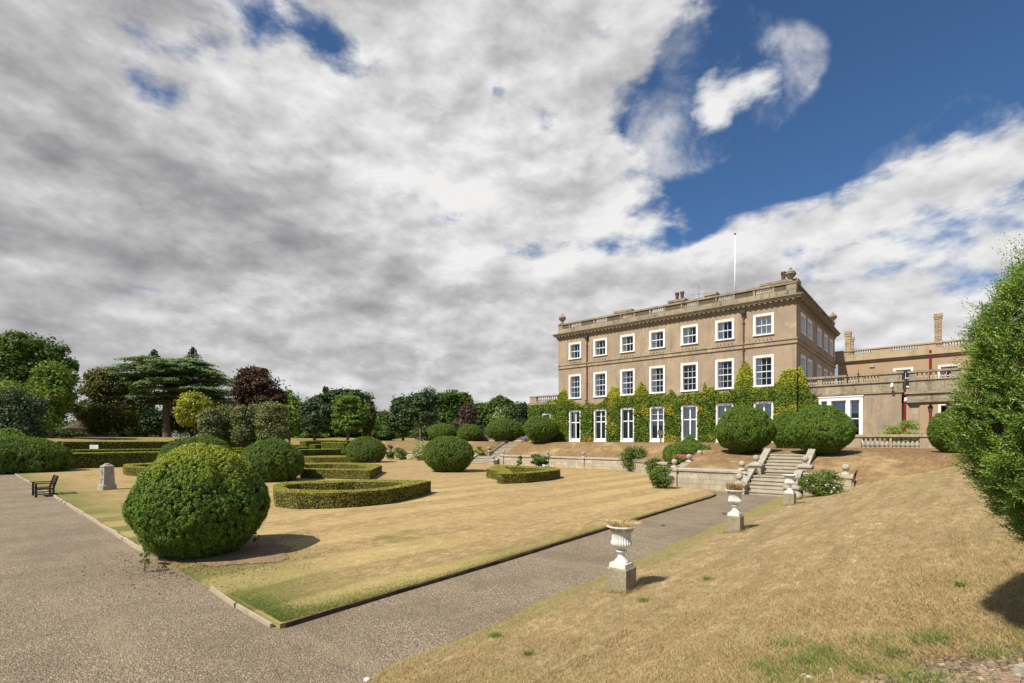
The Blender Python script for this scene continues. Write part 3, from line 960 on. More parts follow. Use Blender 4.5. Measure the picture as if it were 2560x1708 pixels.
def grid_mesh(name, As, Bs, zf, mat, label=None, kind='structure', cut=None):
    As, Bs = np.asarray(As, float), np.asarray(Bs, float)
    ga, gb = np.meshgrid(As, Bs, indexing='ij')
    z = zf(ga, gb)
    X = ga * AX[0] + gb * BX[0]
    Y = ga * AX[1] + gb * BX[1]
    V = np.stack([X, Y, z], -1).reshape(-1, 3)
    na, nb = len(As), len(Bs)
    i, j = np.meshgrid(np.arange(na - 1), np.arange(nb - 1), indexing='ij')
    q = np.stack([i * nb + j, (i + 1) * nb + j, (i + 1) * nb + j + 1, i * nb + j + 1], -1).reshape(-1, 4)
    if cut is not None:
        ca = 0.5 * (As[:-1] + As[1:])
        cb = 0.5 * (Bs[:-1] + Bs[1:])
        gca, gcb = np.meshgrid(ca, cb, indexing='ij')
        q = q[~cut(gca, gcb).ravel()]
    o = link(name, mesh_from(name, V, q.astype(np.int32), mat, True))
    return tag(o, label, None, None, kind)


sp = lambda lo_, hi, n: list(np.linspace(lo_, hi, n))
As = sp(-900, -200, 12) + sp(-180, -56, 42) + sp(-50, 60, 12) + sp(80, 900, 10)
Bs = sp(-300, -20, 8) + sp(-10, 120, 45) + sp(140, 900, 12)
grid_mesh('ground', As, Bs, lambda a, b: z_park(a, b) - 0.03, M_PARK)

# gravel: the broad walk on the left and the path to the steps
mb = MB()
gv = [W(-4.4, -9), W(-4.5, 3.0), W(-4.7, 8), W(-4.9, 16), W(-5.0, 23.4), W(-4.9, 26.0), W(-7.6, 26.2), W(-9.2, 26.6), W(-8.4, 23.9), W(-7.5, 3.6), W(-30, 4.2), W(-60, 4.9), W(-64, 4.6), W(-64, -9)]
mb.add(gv, [tuple(range(len(gv)))])
tag(mb.build('gravel_path', M_GRAVEL), None, None, None, 'structure')

# the lawn stands a few centimetres above the gravel
LZ = 0.07
lawn_ab = [(-7.12, 3.2), (-7.3, 8), (-7.62, 14), (-7.9, 20), (-8.04, 23.6), (-8.2, 24.5), (-8.7, 25.4), (-10.2, 26.7), (-11.9, 27.3), (-12.0, 31.2), (-21.6, 39.0), (-34, 39.25), (-54, 41.6), (-62, 42.4), (-62, 4.6), (-53, 4.05), (-33, 3.75), (-14.3, 3.32), (-10.6, 3.25)]
mb = MB()
lw = [W(a, b, 0) for a, b in lawn_ab]
V = [(p[0], p[1], -0.02) for p in lw] + [(p[0], p[1], LZ) for p in lw]
n = len(lw)
mb.add(V, [tuple(range(n, 2 * n))] + [(i, (i + 1) % n, n + (i + 1) % n, n + i) for i in range(n)])
lawn = mb.build('lawn', M_LAWN)
tag(lawn, None, None, None, 'structure')
for f in lawn.data.polygons:
    if f.normal.z < -0.5:
        lawn.data.flip_normals()
        break

# banks and terrace
na_ = sp(-6.0, -3.0, 22) + sp(-2.85, 9, 95) + sp(9.3, 60, 40)
nb_ = sp(-9, 20, 90) + sp(20.13, 33, 96) + sp(34, 70, 36)


def z_bank(a, b):
    zt = np.where(a > -3.05, z_terr(np.maximum(a, -2.95), b), -1.0)
    zs = z_side(a, b)
    k = 0.25      # soft valley where the two banks meet
    hcl = np.clip(0.5 + 0.5 * (zs - zt) / k, 0, 1)
    return np.where(zt < -0.5, zs, zt + (zs - zt) * hcl + k * hcl * (1 - hcl) * 0.5)


gbk = grid_mesh('grass_bank', na_, nb_, z_bank, M_BANK, cut=lambda a, b: (a < -3.0) & (b > 27.0))
gbk.data.materials.append(M_TERR)
ctr_ = np.empty(len(gbk.data.polygons) * 3)
gbk.data.polygons.foreach_get('center', ctr_)
ctr_ = ctr_.reshape(-1, 3)
ca_, cb2 = ab(ctr_[:, 0], ctr_[:, 1])
gbk.data.polygons.foreach_set('material_index', ((ca_ > -3.05) & (z_terr(np.maximum(ca_, -2.95), cb2) > z_side(ca_, cb2) + .02)).astype(np.int32))

ta = sp(-75, -42, 20) + sp(-41, -40, 5) + sp(-39.75, -35.65, 10) + sp(-35.4, -12, 60) + sp(-11.6, -7.6, 14) + sp(-7.4, -5.3, 8) + sp(-5.1, -3.0, 8)
tt = sp(0.12, 6.0, 26) + sp(6.5, 30, 20)
ga, gt = np.meshgrid(ta, tt, indexing='ij')
gb = bw(ga) + gt
gz = z_terr(ga, gb)
for s in (ST1, ST2):
    b1, b2, b3 = stair_len(s)
    inside = (np.abs(ga - s['a']) < s['hw'] + 0.12) & (gb < b3 + 0.05)
    gz = np.where(inside, np.minimum(gz, np.interp(gb, [s['b0'], b1, b2, b3], [0, s['n1'] * s['rise'], s['n1'] * s['rise'], (s['n1'] + s['n2']) * s['rise']]) - 0.4), gz)
gz = gz - (3.0 * 0.0)
V = np.stack([ga * AX[0] + gb * BX[0], ga * AX[1] + gb * BX[1], gz], -1).reshape(-1, 3)
na2, nb2 = ga.shape
i, j = np.meshgrid(np.arange(na2 - 1), np.arange(nb2 - 1), indexing='ij')
q = np.stack([i * nb2 + j, (i + 1) * nb2 + j, (i + 1) * nb2 + j + 1, i * nb2 + j + 1], -1).reshape(-1, 4)
tag(link('terrace', mesh_from('terrace', V, q.astype(np.int32), M_TERR, True)), None, None, None, 'structure')


def gz_at(a, b):
    """visible ground height at garden coordinates"""
    if a > -3.0:
        return float(z_bank(np.array(a), np.array(b)))
    if b > bw(a) + 0.1:
        return float(z_terr(a, b))
    if a > -5.2:
        return float(z_side(a, b))
    if b > 3.2 and a < -7.6:
        return LZ
    return 0.0


def edge_line(name, pts, w, h, mat, label, cat, z0=-0.02, wob=0.0, gap=None, seed=0, group=None):
    """kerb or edging: short lengths butted end to end as one thing"""
    rg = np.random.default_rng(seed)
    mb = MB()
    for (p, q) in zip(pts[:-1], pts[1:]):
        p, q = np.asarray(p)[:2], np.asarray(q)[:2]
        L = np.linalg.norm(q - p)
        n = max(1, int(round(L / 1.1)))
        d = (q - p) / L
        nn = np.array([d[1], -d[0]])
        for k in range(n):
            s0, s1 = p + d * (L * k / n + 0.008), p + d * (L * (k + 1) / n - 0.008)
            j0, j1 = rg.normal() * wob, rg.normal() * wob
            hh = h + rg.normal() * wob * 0.6
            a0, a1 = s0 + nn * (w / 2 + j0), s0 - nn * (w / 2 - j0)
            b0, b1 = s1 + nn * (w / 2 + j1), s1 - nn * (w / 2 - j1)
            V = [(*a0, z0), (*b0, z0), (*b1, z0), (*a1, z0), (*a0, hh), (*b0, hh), (*b1, hh), (*a1, hh)]
            mb.add(V, [(0, 3, 2, 1), (4, 5, 6, 7), (0, 1, 5, 4), (1, 2, 6, 5), (2, 3, 7, 6), (3, 0, 4, 7)])
    o = mb.build(name, mat)
    return tag(o, label, cat, group)


edge_line('stone_kerb', [W(-7.25, 3.14), W(-9.9, 3.2)], 0.04, 0.06, M_KERB, 'short pale stone kerb at the near corner of the lawn, right of the big yew', 'kerb', wob=0.012, seed=2)
edge_line('stone_kerb', [W(-14.35, 3.24), W(-33, 3.67), W(-53, 3.97), W(-60, 4.2)], 0.07, 0.08, M_KERB, 'long pale stone kerb between gravel walk and lawn, running past the bench', 'kerb', wob=0.012, seed=3)
edge_line('lawn_edging_board', [W(-7.10, 3.25), W(-7.15, 4.3), W(-7.26, 8), W(-7.57, 14), W(-7.85, 20), W(-7.99, 23.6), W(-8.14, 24.5), W(-8.64, 25.35), W(-10.1, 26.6)], 0.03, 0.062, M_EDGING, 'dark weathered timber edging along the lawn beside the gravel path', 'edging', wob=0.006, seed=4)

# bare soil round the big yew
mb = MB()
cen = W(-11.55, 4.1)[:2]
rg = np.random.default_rng(5)
ringv = []
ks = 150
for rr_, in ((1.0,), (0.6,), (0.25,)):
    for k in range(ks):
        t_ = 2 * math.pi * k / ks
        wob = 1 + 0.10 * math.sin(3 * t_ + 1) + 0.07 * math.sin(7 * t_) + (.02 * rg.normal() if rr_ == 1.0 else 0)
        da, db = 1.75 * rr_ * wob * math.cos(t_), 1.25 * rr_ * wob * math.sin(t_)
        p = W(-12.75 + da, 4.55 + db)
        bb = 4.55 + db
        inside = bb > 3.25
        ringv.append((p[0], p[1], 0.03 + 0.052 * float(smst(bb, 2.9, 3.5))))
Fc = [(r * ks + k, r * ks + (k + 1) % ks, (r + 1) * ks + (k + 1) % ks, (r + 1) * ks + k) for r in range(2) for k in range(ks)] + [tuple(2 * ks + k for k in range(ks))]
mb.add([(x, y, z) for x, y, z in ringv], Fc)
soil = mb.build('bare_soil', M_SOIL)
tag(soil, None, None, None, 'structure')

# ================================================================== HOUSE
HC = np.array([0.5734 * 40, 40.0])
HA, HB = ab(*HC)


def hloc(x, y, z=0.0):
    return W(HA + x, HB + y, z)


def hx(u, y):
    """local x on the plane y of the house frame seen in pixel column u"""
    k = (u - CX) / F
    p = HC + y * BX
    return (k * p[1] - p[0]) / (AX[0] - k * AX[1])


def hy(u, x):
    k = (u - CX) / F
    p = HC + x * AX
    return (k * p[1] - p[0]) / (BX[0] - k * BX[1])


def hz(u, v, x, y):
    return zat(v, (HC + x * AX + y * BX)[1])


def wall_grid(mb, p0, ud, length, z0, z1, holes, flip=False):
    """a wall sheet with rectangular holes (s0, s1, z0, z1) measured along ud from p0"""
    us = sorted({0.0, length} | {h[0] for h in holes} | {h[1] for h in holes})
    zs = sorted({z0, z1} | {h[2] for h in holes} | {h[3] for h in holes})
    for i in range(len(us) - 1):
        for j in range(len(zs) - 1):
            cu, cz = (us[i] + us[i + 1]) / 2, (zs[j] + zs[j + 1]) / 2
            if any(h[0] < cu < h[1] and h[2] < cz < h[3] for h in holes):
                continue
            P = [(p0[0] + ud[0] * s, p0[1] + ud[1] * s, z) for s, z in ((us[i], zs[j]), (us[i + 1], zs[j]), (us[i + 1], zs[j + 1]), (us[i], zs[j + 1]))]
            mb.add(P, [(3, 2, 1, 0) if flip else (0, 1, 2, 3)])


def window(parent, face, c, w, z0, z1, cols, rows, kind='sash', curtain=None, fw=0.19, out=0.055, rev=0.26, mid=None, group=None, name='window', heavy=False):
    """face: (origin xy, along xy, inward xy) in the parent's frame; c = centre along the face.
    The architrave with its reveal is the part; bars, pane and curtain are its sub-parts."""
    o, ud, nd = [np.array(q, float) for q in face]

    def bx(mb, s0, s1, d0, d1, za, zb):
        P = []
        for z in (za, zb):
            for s, d in ((s0, d0), (s1, d0), (s1, d1), (s0, d1)):
                q = o + ud * s + nd * d
                P.append((q[0], q[1], z))
        mb.add(P, [(0, 3, 2, 1), (4, 5, 6, 7), (0, 1, 5, 4), (1, 2, 6, 5), (2, 3, 7, 6), (3, 0, 4, 7)])

    s0, s1 = c - w / 2, c + w / 2
    f = MB()
    for (ins, o_) in ((0.0, out), (0.055, out * 0.6)):      # stepped architrave
        wd = fw - 0.055 if ins == 0.0 else 0.055
        a0, a1 = (s0, s0 + 0.055) if ins == 0.0 else (s0 + 0.055, s0 + fw)
        b0, b1 = (s1 - 0.055, s1) if ins == 0.0 else (s1 - fw, s1 - 0.055)
        t0, t1 = (z1 - 0.055, z1) if ins == 0.0 else (z1 - fw, z1 - 0.055)
        bx(f, a0, a1, -o_, rev, z0 + 0.10, t1)
        bx(f, b0, b1, -o_, rev, z0 + 0.10, t1)
        bx(f, a1, b0, -o_, rev, t0, t1)
    bx(f, s0 - 0.03, s1 + 0.03, -out - 0.07, rev, z0, z0 + 0.10)
    win = f.build(name, M_WHITE, parent)
    i0, i1, j0, j1 = s0 + fw, s1 - fw, z0 + 0.10, z1 - fw
    g = MB()
    d0, d1 = rev - 0.07, rev - 0.03
    st = 0.042
    bx(g, i0, i0 + st, d0, d1, j0, j1)
    bx(g, i1 - st, i1, d0, d1, j0, j1)
    bx(g, i0 + st, i1 - st, d0, d1, j1 - st, j1)
    if kind == 'door':
        bx(g, i0 + st, i1 - st, d0, d1, j0, j0 + 0.30)
        cc = (i0 + i1) / 2
        bx(g, cc - 0.06, cc + 0.06, d0 - 0.01, d1, j0 + 0.30, j1 - st)
        zm = j0 + (j1 - j0) * 0.635
        bx(g, i0 + st, cc - 0.06, d0, d1, zm - 0.05, zm + 0.05)
        bx(g, cc + 0.06, i1 - st, d0, d1, zm - 0.05, zm + 0.05)
        if rows > 1:
            zq = (zm + j1) / 2
            bx(g, i0 + st, cc - 0.06, d0 + 0.01, d1 - 0.005, zq - 0.018, zq + 0.018)
            bx(g, cc + 0.06, i1 - st, d0 + 0.01, d1 - 0.005, zq - 0.018, zq + 0.018)
    else:
        bx(g, i0 + st, i1 - st, d0, d1, j0, j0 + 0.07)
        zm = (j0 + j1) / 2
        bar = 0.014
        zr = [j0 + 0.07 + (j1 - st - j0 - 0.07) * r / rows for r in range(rows + 1)]
        xc = [i0 + st + (i1 - i0 - 2 * st) * k / cols for k in range(cols + 1)]
        for r in range(1, rows):
            hh = 0.035 if (rows % 2 == 0 and r == rows // 2) else bar
            bx(g, i0 + st, i1 - st, d0 + (0.0 if hh > bar else 0.008), d1 - (0.0 if hh > bar else 0.008), zr[r] - hh, zr[r] + hh)
        for k in range(1, cols):
            for r in range(rows):
                lo_ = zr[r] + (bar if r else 0)
                hi_ = zr[r + 1] - (bar if r < rows - 1 else 0)
                bx(g, xc[k] - bar, xc[k] + bar, d0 + 0.006, d1 - 0.006, lo_, hi_)
    g.build('sash_bars', M_WHITE, win)
    p = MB()
    bx(p, i0 + 0.01, i1 - 0.01, rev - 0.052, rev - 0.046, j0 + 0.01, j1 - 0.01)
    p.build('pane', M_GLASS, win)
    if curtain:
        typ, f0, f1 = curtain
        q = MB()
        if typ == 'curtain':
            xa, xb = i0 + (i1 - i0) * f0, i0 + (i1 - i0) * f1
            nfo = max(6, int((xb - xa) / 0.025))
            for k in range(nfo):
                sa, sb = xa + (xb - xa) * k / nfo, xa + (xb - xa) * (k + 1) / nfo
                da, db = rev + 0.02 + 0.02 * math.sin(k * 1.1), rev + 0.02 + 0.02 * math.sin((k + 1) * 1.1)
                P = [tuple(o + ud * sa + nd * da) + (j0,), tuple(o + ud * sb + nd * db) + (j0,), tuple(o + ud * sb + nd * db) + (j1,), tuple(o + ud * sa + nd * da) + (j1,)]
                q.add(P, [(0, 1, 2, 3)])
            q.build('curtain', M_CURTAIN, win)
        elif typ == 'shutter':
            cc = (i0 + i1) / 2
            for (xa, xb) in ((i0, cc - 0.01), (cc + 0.01, i1)):
                bx(q, xa, xb, rev + 0.06, rev + 0.09, j0, j1)
                for (za, zb) in ((j0 + 0.35, j0 + (j1 - j0) * 0.6), (j0 + (j1 - j0) * 0.66, j1 - 0.12)):
                    bx(q, xa + 0.09, xb - 0.09, rev + 0.045, rev + 0.0599, za, zb)
            q.build('shutter', M_SHUTTER, win)
        elif typ == 'blind':
            bx(q, i0, i1, rev + 0.05, rev + 0.06, j1 - (j1 - j0) * f1, j1)
            q.build('blind', M_BLIND, win)
    # the dim room behind
    r_ = MB()
    bx(r_, i0 - 0.3, i1 + 0.3, rev + 1.6, rev + 1.64, j0 - 0.05, j1 + 0.3)
    r_.build('room_back', M_ROOM, win)
    return win


def baluster_prof(h, r):
    return [(r * .95, 0), (r * .95, h * .06), (r * .55, h * .10), (r * 1.0, h * .26), (r * .92, h * .40), (r * .42, h * .60), (r * .38, h * .72), (r * .62, h * .80), (r * .55, h * .86), (r * .9, h * .92), (r * .9, h)]


def baluster_run(mb, p0, ud, length, n, z0, h, r, seg=8):
    for k in range(n):
        s = length * (k + 0.5) / n
        mb.lathe(baluster_prof(h, r), (p0[0] + ud[0] * s, p0[1] + ud[1] * s, z0), seg)


def urn_finial(mb, x, y, z, s=1.0):
    mb.taper(x, y, z, z + 0.10 * s, .24 * s, .24 * s, .22 * s, .22 * s)
    mb.lathe([(.13, .10), (.11, .20), (.16, .26), (.30, .42), (.40, .56), (.42, .64), (.40, .70), (.33, .74), (.36, .78), (.27, .88), (.16, .95), (.10, 1.02), (.12, 1.08), (.06, 1.16), (.01, 1.22)],
             (x, y, z), 20, flute=10, depth=0.16, frange=(.3, .62))


house = thing('country_house', 'three storey tan rendered country house with white sash windows and stone parapet', 'house', (HC[0], HC[1], 0), ROTZ)
WL, DP = 23.42, 19.4          # front and depth
ZB, ZTOP = 2.2, 14.9
cs = [2.44 + 3.132 * k for k in range(7)]      # bays counted from the right corner
bays = [WL - c for c in cs]                   # along +x from the left corner
F_front = ((-WL, 0.0), (1.0, 0.0), (0.0, 1.0))
holes = []
for s in bays:
    holes += [(s - .74, s + .74, 11.50, 13.19), (s - .74, s + .74, 7.2, 9.70), (s - .74, s + .74, 2.45, 5.84)]
mb = MB()
wall_grid(mb, (-WL, 0), (1, 0), WL, ZB, ZTOP, holes)
sidew = [(2.55, 1.9), (5.35, 1.9), (9.95, 1.95), (13.5, 1.95), (16.85, 1.9)]
sholes = []
for t_, w_ in sidew:
    sholes += [(t_ - w_ / 2 + .06, t_ + w_ / 2 - .06, 11.66, 13.24), (t_ - w_ / 2 + .06, t_ + w_ / 2 - .06, 7.5, 9.74)]
wall_grid(mb, (0, 0), (0, 1), DP, ZB, ZTOP, sholes)
wall_grid(mb, (-WL, DP), (1, 0), WL, ZB, ZTOP, [], True)
wall_grid(mb, (-WL, 0), (0, 1), DP, ZB, ZTOP, [], True)
mb.build('wall', M_RENDER, house)
MB().box(-WL + .3, -.3, .3, DP - .3, 14.45, 14.55).build('roof', M_LEAD, house)
mb = MB()
mb.box(-WL - .02, -0.02 + .04, -0.07, 0.02, 2.1, 2.44)
mb.build('plinth', M_STRING, house)

top_c = {0: ('curtain', 0, 1), 1: ('curtain', 0, .42), 2: ('curtain', 0, .5), 3: ('curtain', 0, .42), 4: ('curtain', 0, .34), 5: ('curtain', 0, .2), 6: ('curtain', 0.0, .2)}
mid_c = {0: ('curtain', 0, .28), 1: ('curtain', 0, .22), 3: ('curtain', 0, .28), 4: ('curtain', 0, .26), 5: ('curtain', 0, .2), 6: ('curtain', 0, .2)}
low_c = {0: ('shutter', 0, 1), 1: ('shutter', 0, 1), 2: ('shutter', 0, 1), 3: ('blind', 0, .52), 4: None, 5: None, 6: ('curtain', .15, .4)}
for k, s in enumerate(bays):
    window(house, F_front, s, 1.6, 11.43, 13.25, 3, 2, 'sash', top_c.get(k))
    window(house, F_front, s, 1.6, 7.12, 9.77, 3, 4, 'sash', mid_c.get(k))
    w_ = window(house, F_front, s, 1.6, 2.43, 5.90, 2, 2 if k in (3, 5) else 1, 'door', low_c.get(k), name='french_window')
F_side = ((0.0, 0.0), (0.0, 1.0), (-1.0, 0.0))
for t_, w_ in sidew:
    window(house, F_side, t_, w_, 11.58, 13.30, 3, 2, 'sash', ('curtain', 0, 1))
    window(house, F_side, t_, w_, 7.4, 9.80, 3, 4, 'sash', ('curtain', 0, 1))

# string course, cornice with modillions, parapet
mb = MB()
for (p, za, zb) in ((0.10, 10.52, 10.66), (0.055, 10.66, 10.84), (0.13, 10.84, 10.94)):
    mb.box(-WL - .02, p, -p, -0.0, za, zb)
    mb.box(0.0, p, 0.0, DP, za, zb)
mb.build('string_course', M_STRING, house)
mb = MB()
for (p, za, zb) in ((0.06, 13.72, 13.82), (0.11, 13.82, 13.92), (0.16, 13.92, 14.02), (0.38, 14.10, 14.20), (0.44, 14.20, 14.30), (0.51, 14.30, 14.38)):
    mb.box(-WL - p, p, -p, 0.0, za, zb)
    mb.box(0.0, p, 0.0, DP + p * .6, za, zb)
    mb.box(-WL - p, -WL, 0.0, DP, za, zb)
mb.box(-WL - .2, .2, -.2, 0, 14.02, 14.10)
mb.box(0, .2, 0, DP, 14.02, 14.10)
nmod = 56
for k in range(nmod):
    x = -WL + .1 + (WL - .05) * (k + 0.5) / nmod
    mb.box(x - .08, x + .08, -0.34, -0.201, 13.98, 14.098)
for k in range(46):
    y = -.1 + (DP) * (k + 0.5) / 46
    mb.box(0.201, 0.34, y - .08, y + .08, 13.97, 14.098)
mb.build('cornice', M_CORNICE, house)
mb = MB()
PY = 0.06          # parapet line set a little behind the wall face
mb.box(-WL, 0.0, PY - .10, PY + .30, 14.38, 14.88)
mb.box(-.35, 0.03, PY + .30, DP, 14.38, 14.88)
mb.box(-WL, -WL + .35, PY + .30, DP, 14.38, 14.88)
mb.build('parapet_base', M_PARAPET, house)
# dies and panels between the open balustrades
cb = [-c for c in cs]
opens = [(c - .66, c + .66) for c in sorted(cb)]
mb = MB()
pm = MB()
x = -WL
solid = []
prev = -WL
for (o0, o1) in opens:
    solid.append((prev, o0))
    prev = o1
solid.append((prev, 0.0))
for i, (a0, a1) in enumerate(solid):
    mb.box(a0 if i else a0, min(a0 + .16, a1) if i else a0 + .55, PY - .06, PY + .24, 14.88, 15.36)
    last = i == len(solid) - 1
    mb.box(a1 - (.75 if last else .16), a1, PY - .06, PY + .24, 14.88, 15.36)
    MB().box((a0 + .16) if i else a0 + .55, a1 - (.75 if last else .16), PY - .02, PY + .20, 14.88, 15.36).build('parapet_panel', M_PANEL, house)
for k in range(5):
    y0 = .36 + k * 3.75
    mb.box(-.30, 0.0, y0, y0 + .2, 14.88, 15.36)
    mb.box(-.30, 0.0, y0 + 2.2, y0 + 2.4, 14.88, 15.36)
    MB().box(-.27, -.04, y0 + .2, y0 + 2.2, 14.88, 15.36).build('parapet_panel', M_PANEL, house)
mb.box(-.30, 0.0, DP - .5, DP - .05, 14.88, 15.36)
mb.box(-WL, -WL + .3, PY + .3, DP, 14.88, 15.36)
mb.build('parapet_pier', M_PARAPET, house)
mb = MB()
mb.box(-WL - .06, .05, PY - .12, PY + .30, 15.36, 15.44)
mb.box(-WL - .03, .02, PY - .09, PY + .27, 15.44, 15.53)
mb.box(-.36, .05, PY + .30, DP, 15.36, 15.44)
mb.box(-.33, .02, PY + .27, DP, 15.44, 15.53)
mb.box(-WL - .06, -WL + .36, PY + .30, DP, 15.36, 15.50)
mb.build('parapet_coping', M_PARAPET, house)
for (o0, o1) in opens:
    b_ = MB()
    baluster_run(b_, (o0, PY + .09), (1, 0), o1 - o0, 7, 14.88, .48, .085)
    smooth_by_angle(b_.build('balustrade', M_GARDENSTONE, house), 50)
for k in range(5):
    y0 = .36 + k * 3.75 + 2.4
    if y0 + 1.35 > DP - .4:
        continue
    b_ = MB()
    baluster_run(b_, (-.15, y0), (0, 1), 1.35, 7, 14.88, .48, .085)
    smooth_by_angle(b_.build('balustrade', M_GARDENSTONE, house), 50)
mb = MB().box(-.42, .06, .30, 1.5, 15.53, 15.80)
mb.build('corner_block', M_PARAPET, house)
for (fx, fy, fz) in ((-.45, PY + .09, 15.53), (-WL + .42, PY + .09, 15.53), (-.15, DP - .3, 15.53)):
    f_ = MB()
    urn_finial(f_, fx, fy, fz, .92)
    smooth_by_angle(f_.build('urn_finial', M_PARAPET, house), 40)


# chimney stacks and pots behind the parapet, placed on the roof
def stack(u0, u1, y, ztop, pots=(), potu=()):
    x0, x1 = hx(u0, y), hx(u1, y)
    m_ = MB()
    m_.box(x0 + .15, x1 - .15, y, y + .8, 14.5, ztop - .22)
    m_.box(x0, x1, y - .12, y + .92, ztop - .22, ztop)
    st_ = m_.build('chimney', M_PARAPET, house)
    for up in potu:
        xp = hx(up, y + .4)
        q_ = MB()
        q_.lathe([(.21, 0), (.20, .05), (.165, .09), (.165, .55), (.20, .60), (.22, .66), (.19, .70), (.22, .74), (.21, .83), (.15, .84)], (xp, y + .4, ztop), 14)
        smooth_by_angle(q_.build('chimney_pot', M_POT, st_), 40)


z1x = lambda x: 1360 + x / 5.341
z2x = lambda x: 1760 + x / 5.341
def zs_(u, v, y):
    return hz(u, v, hx(u, y), y)


stack(z1x(940), z1x(1175), 5.0, zs_(z1x(1057), 776, 5.0))
stack(z1x(1655), z1x(1890), 5.0, zs_(z1x(1770), 749.5, 5.0), potu=(z1x(1778), z1x(1845)))
stack(z1x(2135), z1x(2310), 5.0, zs_(z1x(2222), 733, 5.0))
stack(z2x(745), z2x(1110), 3.6, zs_(z2x(930), 705, 3.6), potu=(z2x(1060),))

# downpipes
for s in (19.69, 4.0):
    p_ = MB()
    p_.tube([(-s, -.10, 13.3), (-s, -.10, 2.3)], [.058, .058], 8)
    for zz in (12.6, 10.3, 8.6, 6.4, 4.4):
        p_.lathe([(.075, 0), (.075, .10)], (-s, -.10, zz), 8)
        p_.box(-s - .13, -s + .13, -.06, 0, zz + .02, zz + .08)
    pipe = p_.build('downpipe', M_PIPE, house)
    q_ = MB()
    q_.taper(-s, -.17, 13.28, 13.5, .07, .06, .17, .14)
    q_.box(-s - .20, -s + .20, -.34, -.0, 13.5, 13.71)
    q_.build('hopper', M_HOPPER, pipe)
# small iron spikes on the string course under the top windows
for s in cs:
    for k in range(5):
        xx = -s - .62 + k * .31
        MB().box(xx - .018, xx + .018, -.10, -.06, 10.94, 11.12).build('iron_spike', M_IRON, house)

# low wing on the left of the house
lw_ = thing('left_wing', 'low rendered wing with balustrade and ivy at the left end of the house', 'house wing', (HC[0], HC[1], 0), ROTZ)
x0, x1 = -27.75, -WL
mb = MB()
wx = (hx(1300 + 312 / 4.7, .35)) - x0
wall_grid(mb, (x0, .35), (1, 0), x1 - x0, 2.2, 6.85, [(wx - .6, wx + .6, 3.3, 5.65)])
wall_grid(mb, (x0, .35), (0, 1), 8.0, 2.2, 6.85, [], True)
mb.build('wall', M_RENDER, lw_)
window(lw_, ((x0, .35), (1.0, 0.0), (0.0, 1.0)), wx, 1.32, 3.2, 5.72, 2, 2, 'sash', None)
mb = MB()
mb.box(x0 - .15, x1, .16, .35, 6.70, 6.92)
mb.box(x0 - .05, x1, .35, 8.2, 6.85, 6.95)
mb.box(x0 - .02, x1, .30, .62, 6.95, 7.08)
mb.box(x0 - .02, x0 + .95, .32, .60, 7.08, 7.62)
mb.box(x1 - .35, x1, .32, .60, 7.08, 7.62)
mb.box(x0 - .08, x1, .26, .66, 7.62, 7.76)
mb.build('parapet', M_PARAPET, lw_)
b_ = MB()
baluster_run(b_, (x0 + .95, .46), (1, 0), x1 - .35 - x0 - .95, 11, 7.08, .54, .09)
smooth_by_angle(b_.build('balustrade', M_PARAPET, lw_), 50)
mb = MB()
mb.box(-WL - 1.25, -WL, 3.2, 6.0, 7.0, 8.5)
mb.box(-WL - 1.45, -WL, 3.0, 6.1, 8.5, 8.75)
mb.box(-WL - 1.6, -WL, 2.9, 6.2, 8.75, 8.9)
mb.box(-WL - 1.2, -WL - .02, 3.2, 6.0, 8.9, 9.9)
mb.box(-WL - 1.3, -WL - .02, 3.1, 6.1, 9.9, 10.05)
mb.build('corner_pier', M_PARAPET, lw_)

# right wing: low block with the three light window
rw = thing('right_wing', 'low tan wing with stone balustrade and wide three light white window', 'house wing', (HC[0], HC[1], 0), ROTZ)
RY, RX = 0.4, 6.66
mb = MB()
wall_grid(mb, (0.0, RY), (1, 0), RX, 2.0, 6.25, [(1.45 + .06, 4.36 - .06, 2.15, 5.92)])
wall_grid(mb, (RX, RY), (0, 1), 6.0, 2.0, 6.25, [])
mb.build('wall', M_RENDER, rw)
fr = MB()
for (a0, a1) in ((1.45, 1.66), (2.06, 2.33), (3.29, 3.56), (4.15, 4.36)):
    fr.box(a0, a1, RY - .06, RY + .2, 2.1, 5.72)
fr.box(1.45, 4.36, RY - .06, RY + .2, 5.72, 5.97)
fr.box(1.40, 4.41, RY - .11, RY + .2, 5.97, 6.05)
tw = fr.build('window', M_WHITE, rw)
sb = MB()
for (a0, a1) in ((1.66, 2.06), (2.33, 3.29), (3.56, 4.15)):
    sb.box(a0, a0 + .05, RY + .12, RY + .17, 2.1, 5.72)
    sb.box(a1 - .05, a1, RY + .12, RY + .17, 2.1, 5.72)
    sb.box(a0 + .05, a1 - .05, RY + .12, RY + .17, 5.67, 5.72)
    sb.box(a0 + .05, a1 - .05, RY + .12, RY + .17, 4.26, 4.33)
sb.build('sash_bars', M_WHITE, tw)
MB().box(1.66, 4.15, RY + .14, RY + .146, 2.1, 5.72).build('pane', M_GLASS, tw)
MB().box(1.66, 4.15, RY + .30, RY + .31, 4.95, 5.72).build('blind', M_BLIND, tw)
MB().box(1.66, 4.15, RY + .24, RY + .25, 4.70, 4.95).build('blind_hem', M_SHUTTER, tw)
MB().box(1.2, 4.6, RY + 1.8, RY + 1.9, 2.0, 6.2).build('room_back', M_ROOM, tw)
mb = MB()
mb.box(.0, RX + .10, RY - .10, RY, 6.12, 6.30)
mb.box(.0, RX + .06, RY - .06, RY + .30, 6.30, 6.90)
mb.box(.0, RX + .16, RY - .16, RY + .34, 6.90, 7.00)
mb.box(.0, RX, RY + .34, 8.0, 6.35, 6.45)
mb.box(RX - .3, RX + .05, RY + .34, 6.0, 6.30, 7.50)
